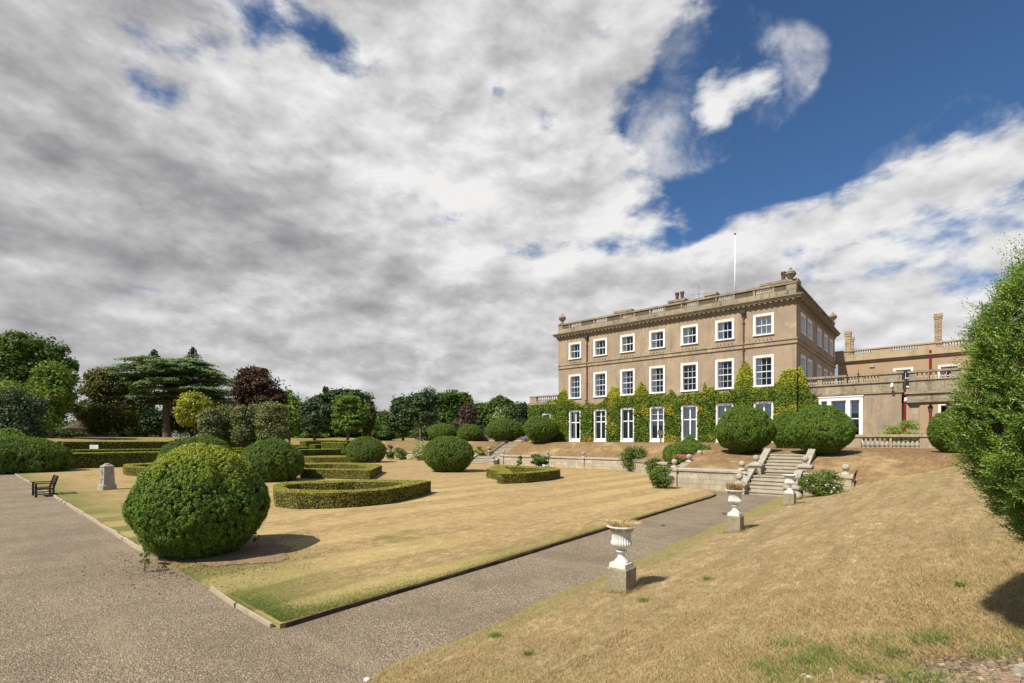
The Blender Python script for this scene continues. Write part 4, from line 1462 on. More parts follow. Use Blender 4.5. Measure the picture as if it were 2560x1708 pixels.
xsolid = [(0.0, .30), (1.02, 1.24), (2.30, 2.52), (3.42, 3.66), (4.62, RX + .02)]
xsolid = [(0.0, hx(2019, RY)), (hx(2043, RY), hx(2056, RY)), (hx(2110, RY), hx(2118.5, RY)), (hx(2147.5, RY), hx(2158, RY)), (hx(2198.5, RY), RX + .02)]
for (a0, a1) in xsolid:
    mb.box(a0, a1, RY - .02, RY + .28, 7.0, 7.50)
mb.box(.0, RX + .10, RY - .10, RY + .36, 7.50, 7.66)
mb.build('parapet', M_PARAPET, rw)
for (q0, q1) in zip(xsolid[:-1], xsolid[1:]):
    b_ = MB()
    L = q1[0] - q0[1]
    baluster_run(b_, (q0[1], RY + .13), (1, 0), L, max(3, int(round(L / .185))), 7.0, .5, .088)
    smooth_by_angle(b_.build('balustrade', M_GARDENSTONE, rw), 50)
# stays along the roof terrace rail
for u in (2118, 2146):
    xx = hx(u, RY)
    p_ = MB()
    p_.tube([(xx, RY - .14, 7.0), (xx, RY - .14, 7.98)], [.02, .02], 6)
    p_.box(xx - .05, xx + .05, RY - .17, RY - .08, 7.66, 7.72)
    p_.build('iron_stay', M_IRON, rw)
p_ = MB()
p_.tube([(RX + .18, RY + .3, 6.1), (RX + .18, RY + .3, 2.2)], [.07, .07], 8)
p_.box(RX + .06, RX + .30, RY + .14, RY + .42, 5.9, 6.12)
p_.build('downpipe', M_REDPIPE, rw)
p_ = MB()
xx = hx(2046, RY)
p_.tube([(xx, RY - .06, 6.15), (xx, RY - .06, 2.3)], [.022, .022], 6)
p_.tube([(xx, RY - .06, 6.1), (xx + .25, RY - .12, 6.28)], [.02, .02], 6)
p_.build('cable_conduit', M_IRON, rw)

# porch to the right of it
po = thing('entrance_porch', 'stone porch with column, pilaster and balustraded roof right of the wide window', 'porch', (HC[0], HC[1], 0), ROTZ)
P0, P1, PYY, PD = RX + .42, 9.75, .85, 3.4
mb = MB()
mb.box(P0 - .25, P1 + .35, PYY - .35, PYY + PD, 5.98, 6.14)
mb.box(P0 - .12, P1 + .22, PYY - .22, PYY + PD, 5.55, 5.98)
mb.box(P0 - .2, P1 + .3, PYY - .3, PYY + PD, 5.36, 5.55)
mb.box(P0 - .02, P1 + .12, PYY - .12, PYY + .3, 6.14, 6.95)
mb.box(P0 - .1, P1 + .2, PYY - .2, PYY + .36, 6.95, 7.04)
px = [(P0 - .02, hx(2288, PYY)), (hx(2382, PYY), P1 + .12)]
for a0, a1 in px:
    mb.box(a0, a1, PYY - .06, PYY + .24, 7.04, 7.52)
mb.box(P0 - .1, P1 + .2, PYY - .14, PYY + .32, 7.52, 7.66)
mb.build('entablature', M_PARAPET, po)
b_ = MB()
L = px[1][0] - px[0][1]
baluster_run(b_, (px[0][1], PYY + .09), (1, 0), L, 8, 7.04, .48, .085)
smooth_by_angle(b_.build('balustrade', M_GARDENSTONE, po), 50)
mb = MB()
mb.box(P0, P0 + .55, PYY, PYY + .5, 2.0, 5.12)
mb.box(P0 - .06, P0 + .61, PYY - .06, PYY + .56, 5.12, 5.36)
mb.build('pilaster', M_STRING, po)
mb = MB()
mb.lathe([(.34, 0), (.34, .12), (.29, .18), (.28, .9), (.25, 2.95), (.29, 3.0), (.29, 3.06), (.25, 3.08), (.26, 3.16), (.34, 3.26)], (hx(2377, PYY), PYY + .25, 1.99), 20)
smooth_by_angle(mb.build('column', M_PARAPET, po), 40)
lan = MB()
lx = hx(2326, PYY + .2)
lan.taper(lx, PYY + .2, 4.62, 5.0, .10, .10, .15, .15)
lan.taper(lx, PYY + .2, 5.0, 5.14, .17, .17, .05, .05)
lan.tube([(lx, PYY + .2, 5.14), (lx, PYY + .2, 5.37)], [.015, .015], 6)
tag(lan.build('porch_lantern', M_HOPPER, None, False, (HC[0], HC[1], 0), ROTZ), 'small dark lantern hanging in the porch opening', 'lantern')

# rear wing, higher, behind the roof terrace
rr = thing('rear_wing', 'taller peach rendered rear wing with long stone balustrade and brick chimneys', 'house wing', (HC[0], HC[1], 0), ROTZ)
QY, QX = 19.4, 27.0
rw_w = [(5.12, 6.73), (8.65, 10.3), (13.5, 15.1), (17.5, 19.1)]
holes = [(a - .0 + .06, b - .06, 8.08, 9.98) for a, b in rw_w] + [(8.65 + .06, 10.3 - .06, 3.3, 6.2)]
mb = MB()
wall_grid(mb, (0.3, QY), (1, 0), QX, 2.0, 11.1, [(h[0] - .3, h[1] - .3, h[2], h[3]) for h in holes])
mb.build('wall', M_PEACH, rr)
for a, b in rw_w:
    window(rr, ((0.0, QY), (1.0, 0.0), (0.0, 1.0)), (a + b) / 2, b - a, 8.0, 10.05, 3, 2, 'sash', ('curtain', 0, .3))
window(rr, ((0.0, QY), (1.0, 0.0), (0.0, 1.0)), 9.475, 1.65, 3.2, 6.26, 3, 4, 'sash', None)
mb = MB()
mb.box(.02, QX, QY - .14, QY, 10.95, 11.15)
mb.box(.02, QX, QY - .30, QY + .2, 11.15, 11.26)
mb.box(.02, QX, QY - .06, QY + .3, 11.26, 11.80)
z5x = lambda x: 1960 + x / 3.917
rb = [(635, 858), (1045, 1315), (1485, 1830), (2000, 2300)]
rs = [(hx(z5x(a), QY), hx(z5x(b), QY)) for a, b in rb]
prev = .02
for a, b in rs:
    mb.box(prev, a, QY - .02, QY + .26, 11.80, 12.24)
    prev = b
mb.box(prev, QX, QY - .02, QY + .26, 11.80, 12.24)
mb.box(.02, QX, QY - .10, QY + .34, 12.24, 12.38)
mb.box(.02, QX, QY + .3, QY + 9, 11.3, 11.4)
mb.build('parapet', mat_stone('rear_parapet_stone', (0.47, 0.36, 0.22), (0.40, 0.31, 0.195), (0.14, 0.115, 0.08), 0.45, sc=0.8), rr)
for a, b in rs:
    b_ = MB()
    baluster_run(b_, (a, QY + .12), (1, 0), b - a, max(4, int(round((b - a) / .21))), 11.80, .44, .088)
    smooth_by_angle(b_.build('balustrade', M_GARDENSTONE, rr), 50)


def brick_stack(u0, u1, y, v_top, v_base, cap=True):
    x0, x1 = hx(u0, y), hx(u1, y)
    zt = hz(u0, v_top, (x0 + x1) / 2, y)
    m_ = MB()
    w_ = x1 - x0
    m_.box(x0 + .06, x1 - .06, y, y + w_ * .8, 11.3, zt - .55)
    m_.box(x0 + .02, x1 - .02, y - .04, y + w_ * .8 + .04, zt - .55, zt - .32)
    m_.box(x0, x1, y - .07, y + w_ * .8 + .07, zt - .32, zt)
    m_.build('chimney', M_BRICK, rr)


brick_stack(2111, 2128, 23.0, 829, 870)
brick_stack(2127, 2136, 25.0, 842, 870)
brick_stack(2334, 2357.5, 21.5, 784, 850)
p_ = MB()
p_.tube([(8.06, QY - .12, 11.6), (8.06, QY - .12, 2.2)], [.10, .10], 8)
p_.build('downpipe', M_REDPIPE, rr)
MB().box(hx(2174, QY) - .0, hx(2186, QY), QY - .12, QY, 10.35, 10.6).build('vent_box', M_GARDENSTONE, rr)

# roof mast, aerial, cameras
fp = MB()
xx, yy = hx(1837.5, 2.2), 2.2
zt = hz(1837.5, 582, xx, yy)
fp.tube([(xx, yy, 14.55), (xx, yy, zt - .2)], [.075, .05], 10)
pole = thing('flagpole', 'tall bare white flagpole standing on the house roof', 'flagpole', (HC[0], HC[1], 0), ROTZ)
fp.build('pole', M_WHITE, pole, True)
MB().ball((xx, yy, zt - .12), .11, 10, 8, .7).build('finial', M_HOPPER, pole, True)
ae = MB()
xx, yy = hx(z1x(2068), 6.0), 6.0
za, zb = 14.6, hz(z1x(2068), 560 + 808 / 5.341, xx, yy)
ae.tube([(xx, yy, za), (xx, yy, zb)], [.02, .012], 6)
zc_ = zb - .42 * (zb - 16.3)
ae.tube([(xx - .85, yy, zc_ + .05), (xx + .8, yy, zc_ - .05)], [.014, .014], 5)
for q in (-.6, .65):
    ae.tube([(xx + q, yy, zc_ - .18), (xx + q, yy, zc_ + .3)], [.008, .008], 4)
ae.tube([(xx - .05, yy - .5, zc_), (xx - .05, yy + .5, zc_)], [.01, .01], 4)
tag(ae.build('tv_aerial', M_IRON, None, False, (HC[0], HC[1], 0), ROTZ), 'thin dark aerial with crossbars on the roof behind the parapet', 'aerial')


def cctv(label, x, y, z, s=1.0):
    c_ = MB()
    c_.box(x - .09 * s, x + .09 * s, y - .02, y + .06, z + .1 * s, z + .34 * s)
    c_.tube([(x, y, z + .22 * s), (x, y - .25 * s, z + .12 * s)], [.035 * s, .035 * s], 8)
    c_.ball((x, y - .28 * s, z), .13 * s, 12, 8)
    tag(smooth_by_angle(c_.build('security_camera', M_WHITE, None, False, (HC[0], HC[1], 0), ROTZ)), label, 'camera')


cctv('white security camera on the parapet of the wing with the wide window', hx(2230, RY - .2), RY - .22, 6.55, .8)
cctv('white security camera on the pier at the far left end of the house', hx(1380, 2.9), 2.85, 7.75, 1.1)
cctv('white security camera beside the red pipe at the porch', hx(2264, PYY - .4), PYY - .4, 5.5, .7)

# ================================================================== STEPS AND GARDEN WALLS
def stairs(S, label, lower=(True, True)):
    o = W(S['a'], S['b0'])
    t = thing('stone_steps', label, 'steps', o, ROTZ, 'flights of stone garden steps')
    hw, tr, ri = S['hw'], S['tread'], S['rise']
    n1, n2, ld_ = S['n1'], S['n2'], S['land']
    rg = np.random.default_rng(int(abs(S['a']) * 10))

    def flight(y0, z0, n):
        for k in range(n):
            m_ = MB()
            yb = y0 + k * tr
            zt = z0 + (k + 1) * ri
            j = rg.normal() * .008
            m_.box(-hw, hw, yb + .035, yb + tr + .03, z0 + k * ri - .25, zt - .055)
            nj = 3
            cuts = sorted([-hw, hw] + list(rg.uniform(-hw * .7, hw * .7, nj - 1)))
            for q0, q1 in zip(cuts[:-1], cuts[1:]):      # tread slabs with a rounded lip
                e = rg.normal() * .006
                m_.box(q0 + .004, q1 - .004, yb - .015 + j + e, yb + tr + .034, zt - .055, zt + e * .5)
            m_.build('step', M_STEP, t)

    flight(0, 0, n1)
    y1 = n1 * tr
    z1 = n1 * ri
    MB().box(-hw - .1, hw + .1, y1 + .036, y1 + ld_ + .03, z1 - .35, z1 - .006).build('landing', M_GRAVEL, t)
    y2 = y1 + ld_
    flight(y2, z1, n2)
    y3, z3 = y2 + n2 * tr, z1 + n2 * ri
    MB().box(-hw, hw, y3 + .035, y3 + 1.2, z3 - .3, z3 - .01).build('top_slab', M_STEP, t)

    def cheek(x0, x1, ya, za, yb, zb):
        m_ = MB()
        h = .20
        P = [(ya, za - .3), (ya, za + h), (yb, zb + h), (yb + .25, zb + h), (yb + .25, za - .3)]
        V = [(x0 + .05, p[0], p[1]) for p in P] + [(x1 - .05, p[0], p[1]) for p in P]
        n = len(P)
        m_.add(V, [tuple(range(n)), tuple(range(2 * n - 1, n - 1, -1))] + [(i, n + i, n + (i + 1) % n, (i + 1) % n) for i in range(n)])
        P = [(ya - .1, za + h + .003 - .06), (ya - .1, za + h + .10), (yb, zb + h + .12), (yb + .32, zb + h + .12), (yb + .32, zb + h + .003), (yb, zb + h + .003)]
        V = [(x0, p[0], p[1]) for p in P] + [(x1, p[0], p[1]) for p in P]
        n = len(P)
        m_.add(V, [tuple(range(n)), tuple(range(2 * n - 1, n - 1, -1))] + [(i, n + i, n + (i + 1) % n, (i + 1) % n) for i in range(n)])
        m_.build('cheek_wall', M_COPING, t)

    def newel(xc, yc, z, big=True):
        m_ = MB()
        m_.box(xc - .30, xc + .30, yc - .34, yc + .20, z - .3, z + .42)
        m_.taper(xc, yc - .07, z + .42, z + .50, .36, .33, .36, .33)
        m_.taper(xc, yc - .07, z + .50, z + .60, .33, .30, .17, .15)
        nw = m_.build('newel', M_COPING, t)
        b_ = MB()
        b_.lathe([(.12, 0), (.08, .05), (.09, .10)], (xc, yc - .07, z + .60), 14)
        b_.ball((xc, yc - .07, z + .845), .17, 18, 12)
        smooth_by_angle(b_.build('ball_finial', M_COPING, nw), 50)

    cw = .34
    for sd in (-1, 1):
        xa, xb = (hw + .001, hw + cw) if sd > 0 else (-hw - cw, -hw - .001)
        cheek(xa, xb, .25, .15, y1 + .05, z1)
        cheek(xa, xb, y2 + .25, z1 + .15, y3 + .05, z3)
        xc = (xa + xb) / 2 + sd * .06
        newel(xc, -.02, 0.0)
        newel(xc, y2 + .0, z1)
    return t


stairs(ST1, 'near flight of weathered stone steps at the end of the gravel path')
stairs(ST2, 'far wide flight of stone steps at the left end of the house')


def garden_wall(label, pts, h0, h1, piers=(), z0=-.1, mat=None, group='stone retaining walls', th=.45, end_pier=None):
    """pts in garden coordinates; h0/h1 top height along it; piers = fractions that carry a ball"""
    p, q = W(*pts[0]), W(*pts[1])
    d = (q - p)[:2]
    L = np.linalg.norm(d)
    rot = math.atan2(d[1], d[0])
    t = thing('retaining_wall', label, 'garden wall', (p[0], p[1], 0), rot, group)
    m_ = MB()
    V = [(0, 0, z0), (L, 0, z0), (L, th, z0), (0, th, z0), (0, 0, h0 - .15), (L, 0, h1 - .15), (L, th, h1 - .15), (0, th, h0 - .15)]
    m_.add(V, [(0, 3, 2, 1), (4, 5, 6, 7), (0, 1, 5, 4), (1, 2, 6, 5), (2, 3, 7, 6), (3, 0, 4, 7)])
    m_.build('wall', M_GARDENSTONE, t)
    m_ = MB()
    n = max(1, int(L / 1.25))
    rg = np.random.default_rng(int(L * 100))
    for k in range(n):
        a0, a1 = L * k / n + .004, L * (k + 1) / n - .004
        e = rg.normal() * .008
        za, zb = h0 + (h1 - h0) * a0 / L, h0 + (h1 - h0) * a1 / L
        V = [(a0, -.07 + e, za - .147), (a1, -.07 + e, zb - .147), (a1, th + .06, zb - .147), (a0, th + .06, za - .147),
             (a0, -.07 + e, za - .05), (a1, -.07 + e, zb - .05), (a1, th + .06, zb - .05), (a0, th + .06, za - .05),
             (a0, .08, za + .02), (a1, .08, zb + .02), (a1, th - .08, zb + .02), (a0, th - .08, za + .02)]
        m_.add(V, [(0, 3, 2, 1), (0, 1, 5, 4), (1, 2, 6, 5), (2, 3, 7, 6), (3, 0, 4, 7), (4, 5, 9, 8), (5, 6, 10, 9), (6, 7, 11, 10), (7, 4, 8, 11), (8, 9, 10, 11)])
    m_.build('coping', M_COPING, t)
    for fr_ in piers:
        x = L * fr_
        hh = h0 + (h1 - h0) * fr_
        m_ = MB()
        m_.box(x - .26, x + .26, -.11, -.003, z0, hh - .152)
        m_.box(x - .32, x + .32, -.16, -.075, hh - .15, hh - .03)
        m_.taper(x, th / 2, hh + .021, hh + .10, .17, .17, .12, .12)
        pr = m_.build('pier', M_GARDENSTONE, t)
        b_ = MB()
        b_.lathe([(.11, 0), (.08, .05), (.09, .10)], (x, th / 2, hh + .10), 14)
        b_.ball((x, th / 2, hh + .33), .165, 18, 12)
        smooth_by_angle(b_.build('ball_finial', M_COPING, pr), 50)
    return t


garden_wall('long pale stone retaining wall with ball finials below the row of french windows', ((-35.4, 39.15), (-20.6, 38.95)), 1.06, 1.06, (.02, .42, .70))
garden_wall('low stone wall half hidden by bushes beyond the far steps', ((-66, 42.4), (-40.1, 39.6)), 1.06, 1.06, (.25, .29, .97))
garden_wall('blocky stone retaining wall left of the near steps, big ashlar blocks', ((-11.55, 27.25), (-7.75, 27.2)), 1.10, 1.10, (.03, .99))
garden_wall('short sloping stone return wall beside the pink flowers', ((-11.62, 31.4), (-11.62, 27.72)), 1.55, 1.12, (.03, .5))
garden_wall('hidden stone wall running back behind the bushy shrub to the clipped yew', ((-20.5, 38.6), (-12.0, 31.5)), 1.06, 1.06, ())
garden_wall('short stone wall right of the near steps ending in a ball topped pier', ((-4.95, 27.2), (-2.95, 27.2)), 1.08, 1.08, (.84,))

# balustrade along the edge of the upper terrace
tb = thing('terrace_balustrade', 'stout stone balustrade on the upper terrace in front of the wide window', 'balustrade', W(-4.3, 38.7), ROTZ)
zb0 = 1.93
m_ = MB()
m_.box(-1.5, 9.5, -.02, .42, zb0 - .4, zb0 + .16)
m_.box(-1.5, 9.5, .03, .37, zb0 + .16, zb0 + .22)
segs = []


def tx(u):
    k = (u - CX) / F
    p = W(-4.3, 38.7 + .15)[:2]
    return (k * p[1] - p[0]) / (AX[0] - k * AX[1])


bal = [(tx(2153), tx(2224)), (tx(2224) + .12, tx(2299)), (tx(2342), tx(2342) + 2.1)]
sol = [(-1.5, bal[0][0]), (bal[0][1], bal[1][0]), (bal[1][1], bal[2][0]), (bal[2][1], 9.5)]
for a0, a1 in sol:
    m_.box(a0, a1, .02, .38, zb0 + .22, zb0 + .93)
m_.build('base', M_BALUST, tb)
m_ = MB()
m_.box(-1.6, 9.6, -.05, .45, zb0 + .93, zb0 + 1.01)
m_.box(-1.55, 9.55, .0, .40, zb0 + 1.01, zb0 + 1.09)
m_.build('rail', M_BALUST, tb)
for a0, a1 in bal:
    b_ = MB()
    baluster_run(b_, (a0, .20), (1, 0), a1 - a0, 6, zb0 + .22, .71, .135, 12)
    smooth_by_angle(b_.build('balusters', M_COPING, tb), 50)
# small wall far left on the upper terrace
fw_ = MB()
p0, p1 = at(1120, 78, 2.1), at(1330, 66, 2.1)
d = (p1 - p0)[:2]
L = float(np.linalg.norm(d))
fw_.box(0, L, 0, .4, 0, .62)
fw_.box(0, L, -.06, .46, .62, .72)
tag(fw_.build('low_wall', M_GARDENSTONE, None, False, p0, math.atan2(d[1], d[0])), 'low pale stone wall across the upper lawn behind the topiary at the far steps', 'wall')
tag(MB().box(-.06, .06, -.05, .05, 0, 1.1).box(-.28, .28, -.055, -.03, .72, 1.1).build('notice_board', M_PANEL, None, False, hloc(hx(1652, -1.6), -1.6, 2.43), ROTZ), 'small brown notice on a post by the fourth french window', 'notice')

# ================================================================== URNS ON PEDESTALS
URN = [(.125, 0), (.127, .012), (.118, .03), (.09, .06), (.066, .09), (.055, .13), (.053, .16), (.06, .18), (.092, .187), (.098, .20), (.09, .212), (.06, .222), (.055, .235), (.09, .25), (.14, .275), (.172, .305), (.184, .335), (.178, .36), (.168, .385), (.163, .43), (.166, .48), (.175, .53), (.188, .575), (.205, .60), (.245, .612), (.26, .622), (.258, .636), (.235, .642), (.21, .636), (.185, .60), (.17, .55), (.10, .53)]


def tuft(name, label, cat, loc, n, h, r, spread, mat, seed, group=None, width=.006):
    rg = np.random.default_rng(seed)
    V = []
    for k in range(n):
        an, rad = rg.uniform(0, 6.28), r * math.sqrt(rg.uniform())
        b0 = np.array([rad * math.cos(an), rad * math.sin(an), 0])
        l = h * rg.uniform(.5, 1.15)
        dr = np.array([math.cos(an), math.sin(an), 0]) * spread * rg.uniform(.2, 1.2) + rg.normal(size=3) * .12 * np.array([1, 1, 0])
        mid = b0 + np.array([0, 0, l * .6]) + dr * l * .35
        tip = b0 + np.array([0, 0, l * (.95 - .3 * spread)]) + dr * l
        w = np.cross(dr + np.array([0, 0, .3]), rg.normal(size=3))
        w = w / (np.linalg.norm(w) + 1e-9) * width
        V += [b0 - w, b0 + w, mid + w * .8, mid - w * .8, mid - w * .8, mid + w * .8, tip + w * .15, tip - w * .15]
    o = link(name, leaf_mesh(name, np.array(V), mat), None, loc)
    return tag(o, label, cat, group)


def garden_urn(corner_uv, label, tlabel, tall, seed, ped=0.40, mat=M_STRAW, spread=.8, n=420):
    u, v = corner_uv
    z = .1
    for _ in range(6):
        p = gp(u, v, z)
        a, b = ab(p[0], p[1])
        z = gz_at(a, b) - .02
    a, b = a - .185, b + .185
    c = W(a, b, z)
    t = thing('garden_urn', label, 'urn', c, ROTZ, 'white urns along the path')
    m_ = MB()
    m_.taper(0, 0, -.25, ped - .02, .187, .187, .185, .185)
    m_.taper(0, 0, ped - .02, ped, .185, .185, .172, .172)
    m_.build('pedestal', M_PEDESTAL, t)
    m_ = MB()
    m_.taper(0, 0, ped, ped + .075, .155, .155, .15, .15)
    m_.lathe(URN, (0, 0, ped + .075), 96, flute=24, depth=.10, frange=(.245, .58))
    smooth_by_angle(m_.build('urn', M_URN, t), 45)
    tuft('dry_grass_tuft', tlabel, 'grass tuft', (c[0], c[1], z + ped + .075 + .55), n, tall, .19, spread, mat, seed, 'grass tufts in the urns')
    return c


u1 = garden_urn((1565, 1486), 'nearest white fluted urn on a mossy stone pedestal', 'feathery pale straw grass spilling from the nearest urn', .22, 31, n=620)
u2 = garden_urn((1850, 1333), 'middle white urn of the three beside the gravel path', 'upright brown dry grass in the middle urn', .34, 32, ped=.45, mat=M_STRAWBROWN, spread=.35, n=380)
u3 = garden_urn((1985, 1264), 'farthest white urn, standing by the foot of the steps', 'low dry grass lying in the farthest urn', .10, 33, ped=.45, spread=.9, n=240)
for (ux, nm) in ((u1, 'nearest'), (u2, 'middle'), (u3, 'farthest')):
    pass
bl = MB()
pa, pb = ab(*gp(1993, 1240, .25)[:2])
bl.ball((0, 0, .18), .20, 18, 12, .92)
tag(smooth_by_angle(bl.build('stone_ball', M_COPING, None, False, W(pa, pb, gz_at(pa, pb) - .04)), 60), 'loose stone ball lying in the grass behind the farthest urn', 'stone ball')

# ================================================================== BENCH, PILLAR, SIGN
bp = gp(108, 1240, .0)
bch = thing('garden_bench', 'dark wooden bench with arms standing across the lawn kerb', 'bench', bp, 0)
# local: x = along the seat, y = towards the back
bl_ = 1.2
ang = ROTZ - R(1)
bch.rotation_euler = (0, 0, ang)


def bb(name, *boxes):
    m_ = MB()
    for q in boxes:
        m_.box(*q)
    return m_.build(name, M_BENCH, bch)


hw_ = .62
bb('seat', *[(-hw_, hw_, -.30 + k * .105, -.30 + k * .105 + .085, .40 - .012 * k, .43 - .012 * k) for k in range(6)])
for sx in (-1, 1):
    x0, x1 = (hw_, hw_ + .07) if sx > 0 else (-hw_ - .07, -hw_)
    bb('leg', (x0, x1, -.34, -.26, 0, .62))
    m_ = MB()
    V = []
    for (y, z) in ((.26, 0), (.34, 0), (.34, .40), (.26, .40)):
        V.append((x0, y, z))
    for (y, z) in ((.26, 0), (.34, 0), (.34, .40), (.26, .40)):
        V.append((x1, y, z))
    m_.add(V, [(0, 1, 2, 3), (7, 6, 5, 4), (0, 4, 5, 1), (1, 5, 6, 2), (2, 6, 7, 3), (3, 7, 4, 0)])
    V = []
    for x in (x0, x1):
        for (y, z) in ((.26, .401), (.34, .401), (.49, .96), (.43, .97)):
            V.append((x, y, z))
    m_.add(V, [(0, 1, 2, 3), (7, 6, 5, 4), (0, 4, 5, 1), (1, 5, 6, 2), (2, 6, 7, 3), (3, 7, 4, 0)])
    m_.build('leg', M_BENCH, bch)
    bb('armrest', (x0 - .015, x1 + .015, -.40, .36, .621, .66))
    bb('side_rail', (x0 + .02, x1 - .02, -.259, .259, .12, .17), (x0 + .015, x1 - .015, -.259, .259, .34, .395))
m_ = MB()
for (x0, x1, f0, f1) in [(-hw_, hw_, .02, .12), (-hw_, hw_, .86, 1.0)] + [(-hw_ + .03 + k * .088, -hw_ + .085 + k * .088, .12, .86) for k in range(14)]:
    ya, za, yb, zb = .30 + .16 * f0, .43 + .53 * f0, .30 + .16 * f1, .43 + .53 * f1
    V = [(x0, ya, za), (x1, ya, za), (x1, ya + .035, za - .01), (x0, ya + .035, za - .01), (x0, yb, zb), (x1, yb, zb), (x1, yb + .035, zb - .01), (x0, yb + .035, zb - .01)]
    m_.add(V, [(0, 3, 2, 1), (4, 5, 6, 7), (0, 1, 5, 4), (1, 2, 6, 5), (2, 3, 7, 6), (3, 0, 4, 7)])
m_.build('backrest', M_BENCH, bch)

pp = gp(268, 1224, LZ)
pl = thing('stone_pillar', 'square weathered stone pedestal with a carved round panel standing on the lawn', 'stone pedestal', pp, ROTZ + R(12))
m_ = MB()
m_.taper(0, 0, -.05, .24, .31, .31, .30, .30)
m_.taper(0, 0, .24, .28, .30, .30, .255, .255)
m_.taper(0, 0, .28, 1.18, .25, .25, .215, .215)
m_.taper(0, 0, 1.18, 1.24, .235, .235, .235, .235)
m_.taper(0, 0, 1.24, 1.33, .22, .22, .11, .11)
m_.lathe([(.12, 0), (.13, .03), (.09, .05), (.06, .055)], (0, 0, 1.33), 16)
m_.build('shaft', M_COPING, pl)
m_ = MB()
for k in range(28):
    t_ = 2 * math.pi * k / 28
    t2 = 2 * math.pi * (k + 1) / 28
    for (r0, r1) in ((.105, .135),):
        V = []
        for (r, t__) in ((r0, t_), (r1, t_), (r1, t2), (r0, t2)):
            zz = .93 + r * math.sin(t__)
            yy = -.25 + (zz - .28) * .039 - .0
            V.append((r * math.cos(t__), yy - .025, zz))
        V += [(x, y + .03, z) for x, y, z in V]
        m_.add(V, [(0, 1, 2, 3), (0, 4, 5, 1), (1, 5, 6, 2), (2, 6, 7, 3), (3, 7, 4, 0)])
m_.box(-.05, .05, -.255, -.22, .90, .97)
m_.box(-.15, .15, -.262, -.235, .56, .60)
m_.box(-.02, .02, -.26, -.23, .36, .56)
m_.build('carved_roundel', M_COPING, pl)

# ================================================================== CLIPPED YEWS
K = KD


def yew_px(label, x0, x1, y0, y1, a=None, b=None, z=None, ntuft=2600, leaf=.09, seed=1, **kw):
    """from overview pixels; on the lawn the base row gives the distance, elsewhere garden coordinates do"""
    u, v0, v1 = (x0 + x1) / 2 * K, y0 * K, y1 * K
    if a is None:
        p = gp(u, v1, LZ)
        D = p[1] + (x1 - x0) * K / 2 / F * p[1] * .45       # the base row shows the front foot
        c = at(u, D, LZ)
    else:
        zz = gz_at(a, b) if z is None else z
        c = W(a, b, zz - .05)
        D = c[1]
    r = (x1 - x0) * K / 2 / F * D
    r = r / math.sqrt(1 + ((u - CX) / F) ** 2 * .35) * (.88 if D < 15 else .93 if D < 36 else .96)
    h = zat(v0, D + (0 if a is None else 0)) - c[2]
    return clipped_yew(label, c, r, h, ntuft, leaf, seed=seed, **kw)


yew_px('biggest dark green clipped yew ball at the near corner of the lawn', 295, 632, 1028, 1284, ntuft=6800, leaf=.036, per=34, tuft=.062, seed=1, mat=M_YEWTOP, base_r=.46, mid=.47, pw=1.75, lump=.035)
p = gp(457 * K, 1098 * K, LZ)
yew_px('broad clipped yew dome behind the biggest yew ball, left one', 372, 538, 1003, 1095, ntuft=4200, leaf=.055, per=22, tuft=.085, seed=2, base_r=.8, mid=.35, pw=2.6)
yew_px('rounded clipped yew touching the right side of the biggest yew ball', 545, 700, 1012, 1106, ntuft=4600, leaf=.05, per=24, tuft=.08, seed=3, base_r=.72, mid=.38, pw=2.3)
yew_px('clipped yew dome with a small side lump beyond the low bed hedges', 793, 887, 1003, 1062, ntuft=3600, leaf=.06, per=20, tuft=.095, seed=4, base_r=.62, mid=.42, lump=.05)
yew_px('wide clipped yew ball alone on the lawn in front of the far steps', 972, 1090, 1003, 1084, ntuft=5200, leaf=.055, per=20, tuft=.085, seed=5, base_r=.5, mid=.5, pw=2.4)
yew_px('clipped yew ball on the upper terrace, leftmost of the far pair', 893, 960, 973, 1019, a=-53.5, b=47, ntuft=2600, leaf=.08, per=18, tuft=.12, seed=6, base_r=.4, mid=.5)
yew_px('smaller clipped yew ball on the upper terrace, right of the far pair', 967, 1029, 975, 1014, a=-50.5, b=49.5, ntuft=2400, leaf=.08, per=18, tuft=.12, seed=7, base_r=.6, mid=.45)
yew_px('clipped yew ball at the left side of the far steps', 1115, 1203, 963, 1022, a=-40.6, b=45.7, ntuft=3800, leaf=.065, per=18, tuft=.10, seed=8, base_r=.32, mid=.52)
yew_px('clipped yew ball at the right side of the far steps, near the ivy corner', 1210, 1292, 957, 1026, a=-32.9, b=43.0, ntuft=3800, leaf=.065, per=18, tuft=.10, seed=9, base_r=.32, mid=.52)
yew_px('squat square clipped yew with a knob on top behind the pink flowers', 1505, 1614, 1018, 1062, a=-13.0, b=33.4, ntuft=4600, leaf=.05, per=20, tuft=.075, seed=10, base_r=.92, mid=.3, pw=3.4, top_bump=(.25, .2, .40, .6))
yew_px('large clipped yew ball at the left side of the near steps', 1640, 1778, 930, 1045, a=-8.95, b=32.2, ntuft=7000, leaf=.048, per=22, tuft=.075, seed=11, pw=1.7, lump=.045, base_r=.3, mid=.48)
yew_px('clipped yew half hidden between the two large balls at the near steps', 1758, 1842, 945, 1024, a=-7.6, b=37.0, ntuft=4000, leaf=.05, per=20, tuft=.08, seed=12, base_r=.5, mid=.48)
yew_px('large clipped yew ball at the right side of the near steps', 1812, 1965, 933, 1046, a=-5.0, b=32.2, ntuft=7000, leaf=.048, per=22, tuft=.075, seed=13, pw=1.7, lump=.045, base_r=.3, mid=.48)
yew_px('clipped yew ball in front of the porch, partly behind the nearest dark yew', 2153, 2290, 935, 1034, a=.8, b=33.6, ntuft=5000, leaf=.05, per=20, tuft=.075, seed=14, base_r=.45, mid=.48)
